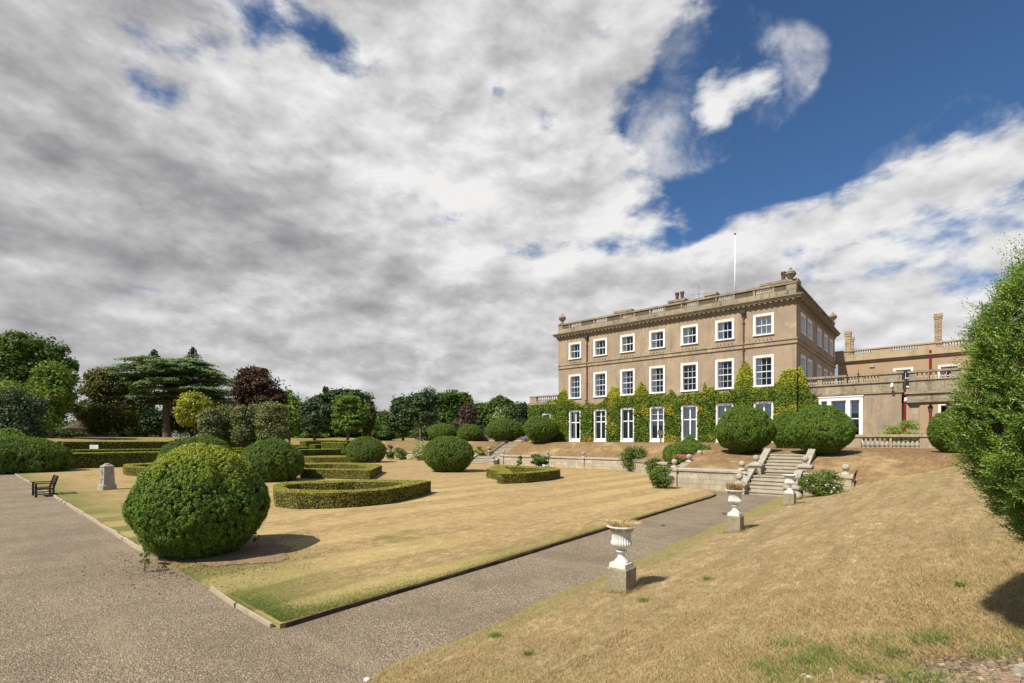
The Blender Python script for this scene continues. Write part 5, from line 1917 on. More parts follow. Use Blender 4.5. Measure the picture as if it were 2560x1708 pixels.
# long low dome at the left edge
p = gp(20 * K, 1086 * K, LZ)
clipped_yew('long low clipped yew mound at the left edge beside the gravel walk', at(15 * K, p[1] + 1.8, LZ), 4.3, zat(1004 * K, p[1] + 1.8) - LZ, 7000, .075, per=20, tuft=.12, ry=3.4, seed=15, base_r=.9, mid=.3, pw=2.6, lump=.05)

# the big yew at the right edge, close to the camera: shoots with separate needles
YC = at(1280 + F * 4.72 / 3.5, 3.1, 0)
ya_, yb_ = ab(YC[0], YC[1])
YC[2] = gz_at(ya_, yb_)
ny = thing('clipped_yew', 'tall dark yew close by at the right edge, with red berries', 'topiary', YC, 0, 'clipped yew domes')
rg = np.random.default_rng(77)
Hn, Rn = 3.2, .98


def near_profile(h):
    lo_ = .12 + .88 * np.sin(np.clip(h / .42, 0, 1) * math.pi / 2) ** 1.05
    up = np.clip(1 - np.clip((h - .42) / .58, 0, 1) ** 2.4, 0, 1) ** .9
    return np.where(h < .42, lo_, up)


nsp, per_ = 3300, 10
h = rg.uniform(.02, .985, nsp * 2)
keep = rg.uniform(0, 1, nsp * 2) < near_profile(h)
h = h[keep][:nsp]
nsp = len(h)
ph = rg.uniform(0, 6.2832, nsp)
r = near_profile(h) * Rn
P = np.stack([r * np.cos(ph), r * np.sin(ph), h * Hn], 1)
lum_ = 1 + .05 * lumps(P, 2.1, 5) + .04 * lumps(P * np.array([1, 1, .5]), 6.5, 6)
P[:, :2] *= lum_[:, None]
outw = unit(np.stack([np.cos(ph), np.sin(ph), (h - .40) * 1.3], 1))
P -= outw * np.abs(rg.normal(.05, .05, nsp))[:, None]
dsp = unit(outw * .75 + np.array([0, 0, .65]) + rg.normal(size=(nsp, 3)) * .25)
big = rg.uniform(.75, 1.35, nsp)
tall = rg.uniform(0, 1, nsp) < .10
big[tall] *= rg.uniform(1.5, 2.4, tall.sum())
dsp[tall] = unit(dsp[tall] * .5 + np.array([0, 0, 1.0]))
P = np.repeat(P, per_, 0) + rg.normal(size=(nsp * per_, 3)) * .018
h = np.repeat(h, per_)
outw = np.repeat(outw, per_, 0)
d = unit(np.repeat(dsp, per_, 0) + rg.normal(size=(nsp * per_, 3)) * .33)
ns = nsp * per_
ln = rg.uniform(.07, .13, ns) * np.repeat(big, per_)
nn = 17
e1 = unit(np.cross(d, rg.normal(size=(ns, 3))))
e2 = np.cross(d, e1)
V = np.empty((ns, nn, 4, 3), np.float32)
for k in range(nn):
    f = (k + .5) / nn
    an = k * 2.4 + rg.uniform(0, .6, ns)
    rad = np.cos(an)[:, None] * e1 + np.sin(an)[:, None] * e2
    nl = (.030 * (1.05 - .45 * f)) * rg.uniform(.8, 1.2, ns)[:, None]
    nd_ = unit(rad + d * (.45 + .9 * f))
    b0 = P + d * (ln * f)[:, None]
    sd_ = np.cross(nd_, d)
    V[:, k, 0] = b0
    V[:, k, 1] = b0 + nd_ * nl * .5 + sd_ * .0046
    V[:, k, 2] = b0 + nd_ * nl
    V[:, k, 3] = b0 + nd_ * nl * .5 - sd_ * .0046
link('foliage', leaf_mesh('foliage', V.reshape(-1, 3), M_YEWNEAR), ny)
cl = MB()
cl.lathe([(max(.01, float(near_profile(np.array(q))) * Rn * .86), q * Hn * .97 + .02) for q in np.linspace(0.0, .99, 30)], (0, 0, 0), 48)
o = cl.build('twigs', M_TWIG, ny, True)
for k in range(12):
    br = MB()
    q = rg.integers(0, ns)
    br.tube([P[q] - outw[q] * .35 - np.array([0, 0, .3]), P[q] - outw[q] * .04, P[q] + d[q] * .05], [.012, .008, .004], 5)
    br.build('branch', M_BARKRED, ny)
be = MB()
cdir = unit(np.array([-YC[0], -YC[1], 0]))
vis = np.where((outw @ cdir > .3) & (h > .3) & (h < .6))[0]
for q in rg.choice(vis, 3, replace=False):
    be.ball(P[q] + outw[q] * .08, .008, 8, 6)
be.build('berries', M_BERRY, ny, True)

# ================================================================== LOW BED HEDGES ON THE LAWN
def z6(pts):      # pixels of a working crop
    return [(600 + x / 3.917, 1050 + y / 3.917) for x, y in pts]


def z7(pts):
    return [(1160 + x / 5.875, 1080 + y / 5.875) for x, y in pts]


def z4a(pts):
    return [(0 + x / 4.7, 1050 + y / 4.7) for x, y in pts]


def onplane(pts, z):
    return [gp(u, v, z)[:2] for u, v in pts]


def dense(P, n=5):
    """Catmull-Rom through the points, open corners kept"""
    P = [np.asarray(p, float) for p in P]
    out = []
    m = len(P)
    for i in range(m):
        p0, p1, p2, p3 = P[i - 1], P[i], P[(i + 1) % m], P[(i + 2) % m]
        for k in range(n):
            t_ = k / n
            out.append(.5 * ((2 * p1) + (p2 - p0) * t_ + (2 * p0 - 5 * p1 + 4 * p2 - p3) * t_ ** 2 + (3 * p1 - p0 - 3 * p2 + p3) * t_ ** 3))
    return out


HB_ = .66
ga_ = 'low clipped bed hedges on the lawn'
o1 = onplane(z6([(330, 640), (350, 705), (560, 723), (900, 718), (1150, 706), (1450, 682), (1700, 640), (1868, 597), (1780, 592), (1500, 588), (1180, 590), (900, 593), (600, 602), (420, 612)]), HB_)
i1 = onplane(z6([(415, 655), (480, 678), (700, 690), (950, 690), (1120, 686), (1300, 676), (1480, 655), (1640, 622), (1500, 613), (1115, 608), (900, 618), (600, 624), (470, 632)]), HB_)
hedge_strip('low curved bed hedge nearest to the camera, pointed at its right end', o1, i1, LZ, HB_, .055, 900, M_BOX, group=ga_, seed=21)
o2 = onplane(z6([(540, 440), (600, 486), (900, 490), (1270, 497), (1388, 445), (1340, 434), (1120, 421), (900, 419), (640, 423)]), HB_)
i2 = onplane(z6([(590, 452), (650, 474), (900, 478), (1200, 482), (1252, 462), (1150, 440), (900, 433), (650, 437)]), HB_)
hedge_strip('low bed hedge just behind the nearest one, blunt right end', o2, i2, LZ, HB_, .065, 620, M_BOX, group=ga_, seed=22)
o3 = onplane(z6([(560, 352), (600, 366), (710, 369), (1120, 366), (1200, 358), (1100, 350), (800, 349)]), HB_)
hedge_strip('thin low bed hedge in front of the clipped dome with a side lump', o3, None, LZ, HB_, .075, 420, M_BOX, group=ga_, seed=23)
o4 = onplane(z7([(330, 545), (520, 580), (490, 612), (560, 620), (900, 608), (1200, 585), (1380, 560), (1412, 545), (1300, 525), (1080, 512), (760, 498), (500, 490), (395, 508), (400, 535)]), HB_)
i4 = onplane(z7([(690, 585), (720, 605), (900, 594), (1100, 575), (1225, 553), (1100, 540), (850, 522), (620, 514), (590, 520), (640, 545)]), HB_)
hedge_strip('heart shaped low bed hedge on the lawn near the retaining wall', o4, i4, LZ, HB_, .06, 800, M_BOX, group=ga_, seed=24)
o5 = onplane(z4a([(1452, 540), (1480, 520), (1700, 508), (1950, 505), (2250, 520), (2200, 560), (1900, 580), (1700, 568), (1500, 560)]), HB_)
i5 = onplane(z4a([(1560, 537), (1700, 522), (1950, 520), (2150, 528), (2100, 550), (1900, 560), (1700, 550)]), HB_)
hedge_strip('round low bed hedge beside the stone pedestal, filled with white flowers', dense(o5, 4), dense(i5, 4), LZ, HB_, .06, 700, M_BOX, group=ga_, seed=25)


def shrub(name, label, base, ells, mat, n_clump, n_leaf, leaf, seed, cat='shrub', group=None, rel=.3, aspect=.6, stems=6, flat=.9, hang=None, stem_s=1.0):
    rg = np.random.default_rng(seed)
    t = thing(name, label, cat, base, 0, group)
    cl = crown_clumps(ells, n_clump, rg, rel, flat, .45)
    cl = [(c[0], c[1], max(c[2], c[5] * .6), *c[3:]) for c in cl]
    V = cluster_foliage(cl, n_leaf, leaf, rg, .3, .35, .8, aspect, hang)
    V[:, 2] = np.maximum(V[:, 2], .0)
    link('foliage', leaf_mesh('foliage', V, mat), t)
    if stems:
        mb = MB()
        for k in range(stems):
            c = cl[rg.integers(0, len(cl))]
            b0 = np.array([rg.normal() * .12, rg.normal() * .12, -.05])
            m_ = b0 * .5 + np.array(c[:3]) * .5 + np.array([0, 0, .15])
            mb.tube([b0 * stem_s, m_, np.array(c[:3])], [.022 * stem_s, .016 * stem_s, .006 * stem_s], 5)
        mb.build('stems', M_BARK, t)
    return t


pf = gp(410 * K, 1066 * K, LZ)
fl = shrub('flowering_plants', 'white flowers and grey green foliage inside the round bed hedge', at(398 * K, pf[1] + .3, LZ), [(0, 0, .35, 1.5, .9, .45)], M_SHRUBDK, 26, 1500, .10, 41, 'flowers', stems=0)
rg = np.random.default_rng(4)
C = np.stack([rg.normal(0, .9, 160), rg.normal(0, .5, 160), rg.uniform(.45, .95, 160)], 1)
link('blooms', leaf_mesh('blooms', leaf_arrays(C, np.tile([0, -.3, 1.0], (160, 1)), .10, .9, .5, None, rg), M_FLOWERW), fl)
C = onplane(z7([(1190, 548)]), .55)[0]
wf = shrub('flowering_plants', 'few cream flowers inside the heart shaped bed hedge', (C[0], C[1], LZ), [(0, 0, .35, .5, .4, .4)], M_SHRUBDK, 8, 260, .08, 43, 'flowers', stems=0)
C = np.stack([rg.normal(0, .28, 30), rg.normal(0, .2, 30), rg.uniform(.6, .8, 30)], 1)
link('blooms', leaf_mesh('blooms', leaf_arrays(C, np.tile([0, -.3, 1.0], (30, 1)), .11, .9, .5, None, rg), M_FLOWERW), wf)

# ================================================================== MAZE HEDGES BEYOND THE LAWN
gm = 'clipped maze hedges'


def maze(label, a0, a1, b0, b1, z1, seed, leaf=.11, dens=150, z0=None):
    zz = float(z_park((a0 + a1) / 2, (b0 + b1) / 2)) - .1 if z0 is None else z0
    hedge_strip(label, [W(a0, b0)[:2], W(a1, b0)[:2], W(a1, b1)[:2], W(a0, b1)[:2]], None, zz, z1, leaf, dens, M_HEDGE, 'maze_hedge', 'hedge', gm, seed, .05)


maze('long clipped hedge along the far left side of the lawn, darkest face', -61.6, -59.0, 4.0, 39.0, 1.42, 51, .09, 220)
maze('second clipped hedge row close behind the long dark one', -66.5, -64.6, 3.0, 33.0, 1.62, 52)
maze('third clipped hedge row, with the white sign before it', -76.5, -74.0, 9.3, 30.0, 2.42, 53)
maze('dark clipped hedge left of the white sign, set back under the trees', -80.5, -78.6, -6.0, 9.0, 2.42, 54)
maze('clipped hedge at the left end of the third row facing the light', -79.0, -76.52, 9.3, 11.0, 2.42, 59)
maze('clipped hedge row beyond the columns of variegated holly, lower', -70.5, -68.8, 36.0, 52.0, 1.95, 55)
maze('clipped hedge row beyond the columns of variegated holly, upper', -77.5, -75.5, 38.0, 58.0, 2.45, 56)
# a sloping ended hedge block near the middle
p = at(778 * K, 66, 0)
hedge_strip('bright clipped hedge block with sloping shoulders by the lumpy yew dome', [tuple(at(q * K, D, 0)[:2]) for q, D in ((738, 68), (790, 64), (797, 70), (745, 74))], None, .9, 2.25, .13, 110, M_HEDGE, 'maze_hedge', 'hedge', gm, 57, .05)
sg = thing('lawn_sign', 'small white sign on two thin legs before the clipped hedge at far left', 'sign', W(-72.6, 11.7, .85), ROTZ + R(30))
m_ = MB().box(-.58, .58, -.02, .02, .80, 1.24)
m_.build('board', M_SIGN, sg)
for sx in (-.56, .56):
    MB().box(sx - .025, sx + .025, -.02, .02, -.3, .795).build('leg', M_LEAD, sg)
m_ = MB()
for k, (x0, x1) in enumerate(((-.45, .3), (-.45, .42), (-.45, .1))):
    m_.box(x0, x1, -.026, -.0201, 1.12 - k * .11, 1.145 - k * .11)
m_.build('lettering', M_SIGNINK, sg)

# ================================================================== CLIMBING IVY ON THE HOUSE
rg = np.random.default_rng(99)
NI = 170000
xs = rg.uniform(-27.9, 1.7, NI)
zs = rg.uniform(2.35, 10.4, NI)
pts3 = np.stack([xs, np.zeros(NI), zs], 1)
nz = lumps(pts3, 1.1, 3) * .28 + lumps(pts3, 3.2, 4) * .16 + lumps(pts3, 8.0, 8) * .08
topz = np.full(NI, 6.95) + nz * .35
peaks = [(-22.75, 1.25, .75), (-19.7, .5, .25), (-16.6, 1.0, .6), (-15.9, .7, .3), (-13.45, 1.35, .42), (-12.5, .35, .9), (-10.4, .5, .25), (-7.3, .9, .14), (-6.7, .6, .4), (-4.05, 2.1, .55), (-3.5, 1.2, .8), (-.75, 1.35, .75), (.25, 1.2, .5), (-14.6, .35, .8), (-21, .25, .6), (-24.2, .4, .8)]
for px_, ph_, pw_ in peaks:
    topz += ph_ * np.exp(-((xs - px_) / pw_) ** 2) * (1 + .25 * nz)
sparse = np.interp(xs, [-28, -22, -20.8, -18.6, -17, 2], [1, 1, .45, .5, 1, 1])
topz = topz - (1 - sparse) * 1.0
inside = zs < topz
# clear round windows
for c in cb:
    inside &= ~((np.abs(xs - c) < .80 + .05 * nz) & (zs < 5.97 + .12 * nz))
    inside &= ~((np.abs(xs - c) < .82 + .03 * nz) & (zs > 7.08 + .06 * nz) & (zs < 9.8))
wxl = x0 = -27.75 + (hx(1300 + 312 / 4.7, .35) + 27.75)
inside &= ~((np.abs(xs - wxl) < .68) & (zs < 5.85))
inside &= ~((xs > .3) & (zs > 6.3 + nz * .3) & (zs < 12) & (xs > .9))
inside &= ~((xs > 0.6 + .9 * np.exp(-((zs - 5.9) / .9) ** 2) + .25 * nz))
inside &= ~((xs < -23.5) & (zs > 7.2 + .3 * nz))
holes_ = lumps(pts3, 1.7, 21)
thin = (holes_ > 1.15) & (zs > 6.2)
edge = np.clip((topz - zs) / .5, .0, 1)
inside &= rg.uniform(0, 1, NI) < .25 + .75 * edge
inside &= rg.uniform(0, 1, NI) < np.where((xs > -20.4) & (xs < -18.9) & (zs > 6), .4, 1.0)
xs, zs, nz = xs[inside], zs[inside], nz[inside]
y0_ = np.where(xs > 0.02, RY, np.where(xs < -WL, .35, 0.0)) - .03
thick = .10 + .30 * np.clip(.5 + 1.1 * nz, 0, 1) * np.clip((8.2 - zs) / 3, .25, 1)
ys = y0_ - thick * rg.uniform(.1, 1, len(xs))
C = np.stack([xs, ys, zs], 1)
N = np.tile([0, -.8, .5], (len(xs), 1))
iv = link('climbing_ivy', leaf_mesh('climbing_ivy', leaf_arrays(C, N, .155, .85, .8, (0, 0, -1.0), rg), M_IVY), None, (HC[0], HC[1], 0), ROTZ)
tag(iv, 'green and yellow ivy climbing the ground floor of the house between the windows', 'ivy')

# ================================================================== SHRUBS BY THE WALLS
def shrub_px(label, x0, x1, y0, y1, D, mat, n_clump, n_leaf, leaf, seed, z=None, depth=.8, name='bush', rel=.3, ab_=None, **kw):
    u = (x0 + x1) / 2 * K
    c = at(u, D, 0)
    a, b = ab(c[0], c[1])
    zz = zat(y1 * K, D) if z is None else z
    w = (x1 - x0) * K / 2 / F * D
    h = zat(y0 * K, D) - zz
    c[2] = zz
    return shrub(name, label, c, [(0, 0, h * .52, w, w * depth, h * .5), (0, 0, h * .3, w * .9, w * depth * .9, h * .3), (0, 0, h * .16, w * .85, w * depth * .8, h * .2)], mat, n_clump, n_leaf, leaf, seed, rel=rel * 1.3, **kw)


shrub_px('tall leafy rose bush at the end of the long retaining wall', 1420, 1500, 1022, 1080, 41.0, M_SHRUB, 50, 10000, .12, 61, z=LZ)
shrub_px('loose green bush between the tall rose bush and the blocky stone wall', 1478, 1530, 1050, 1082, 36.5, M_SHRUB, 34, 5500, .11, 62, z=LZ)
shrub_px('dense round bush at the left corner of the blocky stone wall', 1486, 1549, 1066, 1117, 26.7, M_SHRUB, 40, 8000, .085, 63, z=LZ)
shrub_px('wide rose bush with pale blooms in front of the short wall right of the steps', 1832, 1940, 1076, 1140, 21.7, M_SHRUB, 60, 11000, .075, 64, z=.15)
shrub_px('dark round peony bush against the long wall near the far steps', 1213, 1266, 1041, 1071, 46.6, M_SHRUBDK, 34, 5200, .13, 65, z=LZ)
shrub_px('slender climber against the wall by the far steps', 1182, 1200, 1034, 1062, 48.8, M_SHRUB, 12, 600, .14, 66, z=LZ, stems=4)
shrub_px('tall pale flowering shrub left of the lone yew ball', 940, 988, 1009, 1054, 62.5, M_PALE, 28, 2600, .18, 67, z=LZ)
shrub_px('low green bush left of the tall pale shrub by the wall', 900, 938, 1026, 1052, 64.5, M_SHRUB, 22, 1900, .17, 68, z=LZ)
shrub_px('straggly bush behind the lumpy yew dome at the wall', 884, 908, 1018, 1050, 66, M_SHRUB, 18, 1300, .18, 69, z=LZ)
shrub_px('young leafy plant beside the squat yew with a knob', 1604, 1640, 1016, 1058, 32.6, M_SHRUB, 18, 1000, .11, 70, z=1.3)
shrub_px('bright leafy plant left of the far steps behind the lone yew ball', 1086, 1112, 1022, 1046, 56.5, M_ACER, 12, 500, .2, 71)
shrub_px('lime green spreading maple shrub in front of the right wing', 2022, 2112, 957, 1004, 34.5, M_ACER, 44, 5200, .11, 72, z=1.95, flat=.35)
shrub_px('low greenery behind the terrace balustrade', 2060, 2160, 993, 1012, 33.8, M_SHRUBDK, 20, 1500, .11, 73, z=1.95)
shrub_px('grey lavender mound on the upper terrace behind the far steps', 1083, 1125, 996, 1010, 72, M_LAV, 16, 1600, .14, 74, z=2.2)
shrub_px('grey lavender mound between the two yews at the far steps', 1190, 1222, 994, 1012, 66, M_LAV, 14, 1400, .14, 75, z=2.2)
pk = shrub_px('pink flower patch on the sloping return wall', 1552, 1592, 1050, 1062, 30.6, M_SHRUB, 14, 700, .07, 76, z=1.35, name='pink_flowers', cat='flowers', stems=0)
C = np.stack([rg.normal(0, .38, 420), rg.normal(0, .25, 420), rg.uniform(.22, .42, 420)], 1)
link('blooms', leaf_mesh('blooms', leaf_arrays(C, np.tile([-.2, -.5, 1.0], (420, 1)), .05, .9, .6, None, rg), M_FLOWERP), pk)
for o_ in scene.objects:
    if o_.get('label', '').startswith('wide rose bush'):
        C = np.stack([rg.normal(0, .6, 24), rg.uniform(-.9, -.5, 24), rg.uniform(.3, 1.1, 24)], 1)
        link('blooms', leaf_mesh('blooms', leaf_arrays(C, np.tile([-.2, -.8, .6], (24, 1)), .075, .9, .6, None, rg), mat_leaf('faded_petal', gain=1.0, stops= [(0, (.5, .36, .32)), (1, (.62, .52, .48))], trans=.1)), o_)
# weeds by the big yew
shrub('weed', 'spindly green weed in the bare soil at the left foot of the biggest yew', gp(362, 1428, .03), [(0, 0, .26, .13, .13, .26)], M_SHRUB, 9, 130, .05, 81, 'weed', stems=5, stem_s=.2)
shrub('weed', 'small green weed in the bare soil nearer the lawn corner', gp(410, 1432, .03), [(0, 0, .18, .06, .06, .2)], M_SHRUB, 5, 60, .045, 82, 'weed', stems=3, stem_s=.2)
shrub('weed', 'tall weed shoot at the right foot of the biggest yew', gp(640, 1372, LZ), [(0, 0, .26, .10, .10, .26)], M_SHRUB, 6, 90, .055, 83, 'weed', stems=4, stem_s=.2)
shrub('weed', 'tiny green weed in the middle of the gravel path', gp(1657, 1315, 0), [(0, 0, .02, .09, .09, .03)], M_SHRUB, 5, 60, .05, 84, 'weed', stems=0)
shrub('weed', 'tiny green weed on the gravel path by the middle urn', gp(1811, 1286, 0), [(0, 0, .05, .09, .09, .06)], M_SHRUB, 5, 60, .06, 85, 'weed', stems=0)

# ================================================================== TREES OF THE PARK
gt_ = 'park trees beyond the hedges'


def tree_px(label, uc, D, ells_px, mat, n_clump, n_leaf, leaf, seed, trunk_r=.35, trunk_f=.35, name='tree', vb=None, **kw):
    """ells_px: crown ellipsoids in overview pixels (cx, cy, rx, ry[, depth factor, depth offset])"""
    c = at(uc * K, D, 0)
    c[2] = ground_z(c[0], c[1]) - .1 if vb is None else zat(vb * K, D)
    E_ = []
    top = 0
    for e in ells_px:
        dx = (e[0] - uc) * K / F * D
        rx = e[2] * K / F * D
        rz = e[3] * K / F * D
        cz = zat(e[1] * K, D) - c[2]
        dep = e[4] if len(e) > 4 else .8
        dy = e[5] if len(e) > 5 else 0
        # keep the crown's sides along the line of sight
        E_.append((dx, dy, cz, rx, rx * dep, rz))
        top = max(top, cz)
    th = max(.8, top * trunk_f * 1.6)
    return broad_tree(name, label, c, E_, mat, n_clump, n_leaf, leaf, trunk_r, th, seed, group=gt_, **kw)


tree_px('tallest broad dark green tree at the far left edge of the park', 70, 74, [(20, 850, 110, 82), (110, 845, 62, 70), (60, 800, 80, 38), (90, 930, 80, 60)], M_OAK, 110, 26000, .42, 101, .5, .3, outer=.35, rel=.22)
tree_px('lighter green leafy tree leaning out from the tall dark one', 118, 68, [(125, 890, 48, 70), (95, 950, 52, 42)], M_LIME, 60, 12000, .36, 102, .3, .3)
tree_px('yellow green bush behind the grey green holly at the left edge', 40, 56, [(30, 920, 60, 50), (88, 965, 32, 42)], M_LIME, 42, 9000, .26, 103, .2, .15, name='bush')
tree_px('grey green holly bush at the left edge, darkest and bluish', 38, 50, [(35, 950, 62, 62), (50, 985, 52, 36)], M_BLUEGREY, 52, 14000, .22, 104, .2, .12, name='bush')
tree_px('bright green low bush at the left edge above the yew mound', 10, 44, [(12, 1010, 44, 30)], M_LIME, 26, 4500, .18, 105, .12, .1, name='bush')
tree_px('olive brown conifer with a bulky lower half left of the cedar', 240, 84, [(240, 890, 56, 46), (222, 950, 48, 52), (265, 950, 52, 54), (235, 865, 36, 26)], M_OLIVE, 80, 22000, .34, 106, .35, .15, flat=.7)
tree_px('pale leafed tree seen through the cedar on its left', 312, 104, [(310, 890, 34, 36)], M_LIME, 26, 4500, .40, 107, .25, .3)
tree_px('dark green mass of yew under the left side of the cedar', 335, 94, [(320, 960, 45, 46), (365, 970, 40, 36)], M_DARKCON, 50, 11000, .42, 108, .3, .12)
tree_px('dark green mass of yew under the right side of the cedar', 440, 97, [(420, 955, 45, 46), (490, 950, 40, 50), (540, 965, 40, 40)], M_DARKCON, 60, 13000, .42, 109, .3, .12)
tree_px('acid yellow leafed small tree beside the cedar trunk', 447, 78, [(447, 938, 46, 40), (430, 962, 26, 20)], M_GOLD, 50, 9000, .30, 110, .15, .3)
tree_px('dark copper beech with ragged drooping top', 590, 96, [(590, 893, 64, 42), (582, 860, 42, 22), (612, 925, 54, 34), (560, 925, 40, 36)], M_COPPER, 90, 17000, .44, 111, .4, .3, outer=.3, rel=.2)
for i, (xc, yt, w, lab) in enumerate(((483, 938, 26, 'leftmost and lowest variegated holly column of the clump'), (518, 925, 25, 'second variegated holly column from the left, dark based'), (556, 930, 23, 'narrow variegated holly column in the middle of the clump'), (587, 924, 24, 'variegated holly column second from the right, slim'), (626, 919, 35, 'biggest variegated holly column at the right end of the clump'))):
    D = 62 + (i % 2) * 2.0
    tree_px(lab, xc, D, [(xc, yt + 24, w * 1.05, 26), (xc - 2, 962, w * 1.22, 30), (xc + 1, 988, w * 1.2, 28), (xc, 1003, w * 1.1, 16)], M_HOLLY, 56, 14000, .19, 120 + i, .12, .1, name='holly_column', rel=.34, outer=.55)
tree_px('green tree with golden tips right of the copper beech', 668, 104, [(660, 930, 34, 36), (690, 955, 28, 40)], M_LIME, 40, 8000, .42, 130, .3, .3)
tree_px('layered conifer close behind the biggest holly column', 664, 80, [(662, 965, 28, 40)], M_LIME, 26, 5500, .32, 131, .2, .2, flat=.4)
tree_px('round dark holly oak with a clear trunk', 722, 90, [(722, 955, 42, 42), (725, 975, 36, 26)], M_BLUEGREY, 50, 11000, .36, 132, .25, .3)
tree_px('wide flat topped dark pine in the middle distance', 800, 108, [(795, 912, 66, 22), (745, 925, 40, 22), (840, 945, 28, 40), (790, 950, 60, 40)], M_DARKCON, 90, 20000, .46, 133, .4, .3, flat=.45)
tree_px('small dark conifer tip rising above the flat topped pine', 748, 118, [(748, 897, 8, 12)], M_DARKCON, 6, 700, .4, 134, .12, .5)
tree_px('pale green larch standing in front of the flat topped pine', 798, 88, [(795, 930, 34, 30), (800, 965, 42, 32), (825, 950, 26, 38), (790, 978, 30, 20)], M_LIME, 56, 11000, .36, 135, .25, .3, flat=.45, bark=M_BARKPALE)
tree_px('brownish conifer at the right edge of the larch', 848, 92, [(845, 960, 20, 38)], M_OLIVE, 26, 5000, .38, 136, .22, .25)
tree_px('low far tree in the gap between larch and pines', 885, 150, [(882, 968, 24, 28)], M_OAK, 24, 4200, .6, 137, .3, .3)
tree_px('taller twin trunked dark pine left of centre, highest of the pines', 965, 92, [(985, 920, 26, 34), (960, 930, 36, 34), (978, 955, 32, 26)], M_PINE, 64, 14000, .38, 138, .28, .4, bark=M_BARKRED, flat=.6)
tree_px('dark pine left of the twin trunked pine, broad at its base', 925, 98, [(925, 940, 32, 36), (920, 970, 36, 28)], M_PINE, 56, 11000, .42, 139, .28, .3, bark=M_BARKRED, flat=.6)
tree_px('rounded broadleaf tree right of the dark pines', 1042, 104, [(1035, 920, 40, 28), (1068, 918, 20, 18), (1030, 955, 40, 34)], M_OAK, 60, 12000, .46, 140, .35, .3)
tree_px('purple leafed tree with a spreading skirt', 1072, 84, [(1075, 950, 24, 28), (1060, 982, 32, 20), (1085, 985, 24, 18)], M_COPPERRED, 56, 11000, .32, 141, .25, .2)
tree_px('dark green tree behind the purple leafed tree', 1112, 112, [(1105, 945, 30, 24), (1110, 970, 34, 30)], M_OAK, 44, 8500, .48, 142, .3, .3)
tree_px('olive green tall tree near the left end of the house', 1150, 108, [(1150, 935, 32, 27), (1150, 968, 40, 30)], M_OAK, 50, 9500, .46, 143, .3, .3)
tree_px('bluish cedar between the far clipped yews', 1152, 88, [(1152, 955, 22, 26), (1152, 980, 30, 20)], M_CEDAR, 40, 7000, .36, 144, .25, .2, flat=.4)
tree_px('dark tree right beside the left wing of the house', 1194, 100, [(1195, 945, 28, 24), (1195, 975, 34, 28)], M_DARKCON, 46, 9500, .44, 145, .3, .3)
# low undergrowth at the foot of the park trees
for i, (xc, D, w, yt, m_, lab) in enumerate(((205, 96, 60, 980, M_DARKCON, 'dark undergrowth below the olive conifer'), (700, 99, 60, 985, M_LIME, 'light undergrowth round the holly oak trunk'), (905, 120, 50, 982, M_OAK, 'dark undergrowth in the gap below the pines'),
                                              (1000, 110, 70, 975, M_DARKCON, 'dark undergrowth behind the pine trunks'), (1130, 104, 80, 975, M_DARKCON, 'dark undergrowth behind the far steps'), (130, 88, 60, 985, M_DARKCON, 'dark undergrowth under the tall tree at far left'), (610, 100, 90, 965, M_DARKCON, 'dark undergrowth below the copper beech'), (820, 112, 70, 975, M_DARKCON, 'dark undergrowth behind the larch trunks'), (740, 108, 60, 968, M_DARKCON, 'dark undergrowth behind the round holly oak'), (530, 92, 60, 960, M_DARKCON, 'dark undergrowth between the cedar and the holly columns'), (265, 100, 60, 975, M_DARKCON, 'dark undergrowth left of the cedar trunk'), (870, 100, 45, 972, M_OAK, 'green undergrowth right of the larch'))):
    c = at(xc * K, D, 0)
    shrub_px(lab, xc - w, xc + w, yt, 1006, D, m_, 40, 6500, .42, 160 + i, z=ground_z(c[0], c[1]) - .1, name='undergrowth', stems=0, cat='undergrowth', rel=.25)

# ---- the cedar
rg = np.random.default_rng(500)
CD = 84.0
cb_ = at(384 * K, CD, 0)
cb_[2] = ground_z(cb_[0], cb_[1]) - .05
cd = thing('cedar_tree', 'flat layered cedar with a bare leaning brown trunk on the left of the park', 'tree', cb_, 0, gt_)
m2 = K / F * CD      # metres per overview pixel at the cedar
TZ = lambda y: (1003 - y) * m2
mb = MB()
mb.tube([(0, 0, -.3), (-.15, 0, 2.2), (-.25, 0, 4.6), (-.3, 0, TZ(912)), (.5, 0, TZ(896)), (1.0, 0, TZ(870)), (1.2, 0, TZ(842))], [.72, .54, .46, .45, .36, .22, .10], 12)
plates = []
for y, xl, xr, nn in ((823, 335, 460, 26), (829, 300, 474, 30), (837, 282, 484, 32), (846, 278, 494, 32), (856, 300, 503, 28), (867, 345, 508, 24), (878, 325, 512, 24), (889, 335, 516, 22), (900, 320, 405, 10), (902, 450, 518, 12), (914, 325, 392, 7), (914, 470, 522, 9), (925, 322, 365, 4), (926, 488, 522, 6), (936, 498, 524, 4)):
    for k in range(nn):
        xx = rg.uniform(xl, xr)
        f = abs(xx - (xl + xr) / 2) / ((xr - xl) / 2)
        dep = rg.uniform(-1, 1) * (xr - xl) / 2 * m2 * .8 * math.sqrt(max(.05, 1 - f * f))
        plates.append(((xx - 384) * m2, dep, TZ(y) + rg.normal() * .25 - .55 * f, rg.uniform(1.1, 2.3), rg.uniform(.8, 1.7)))
Vc = []
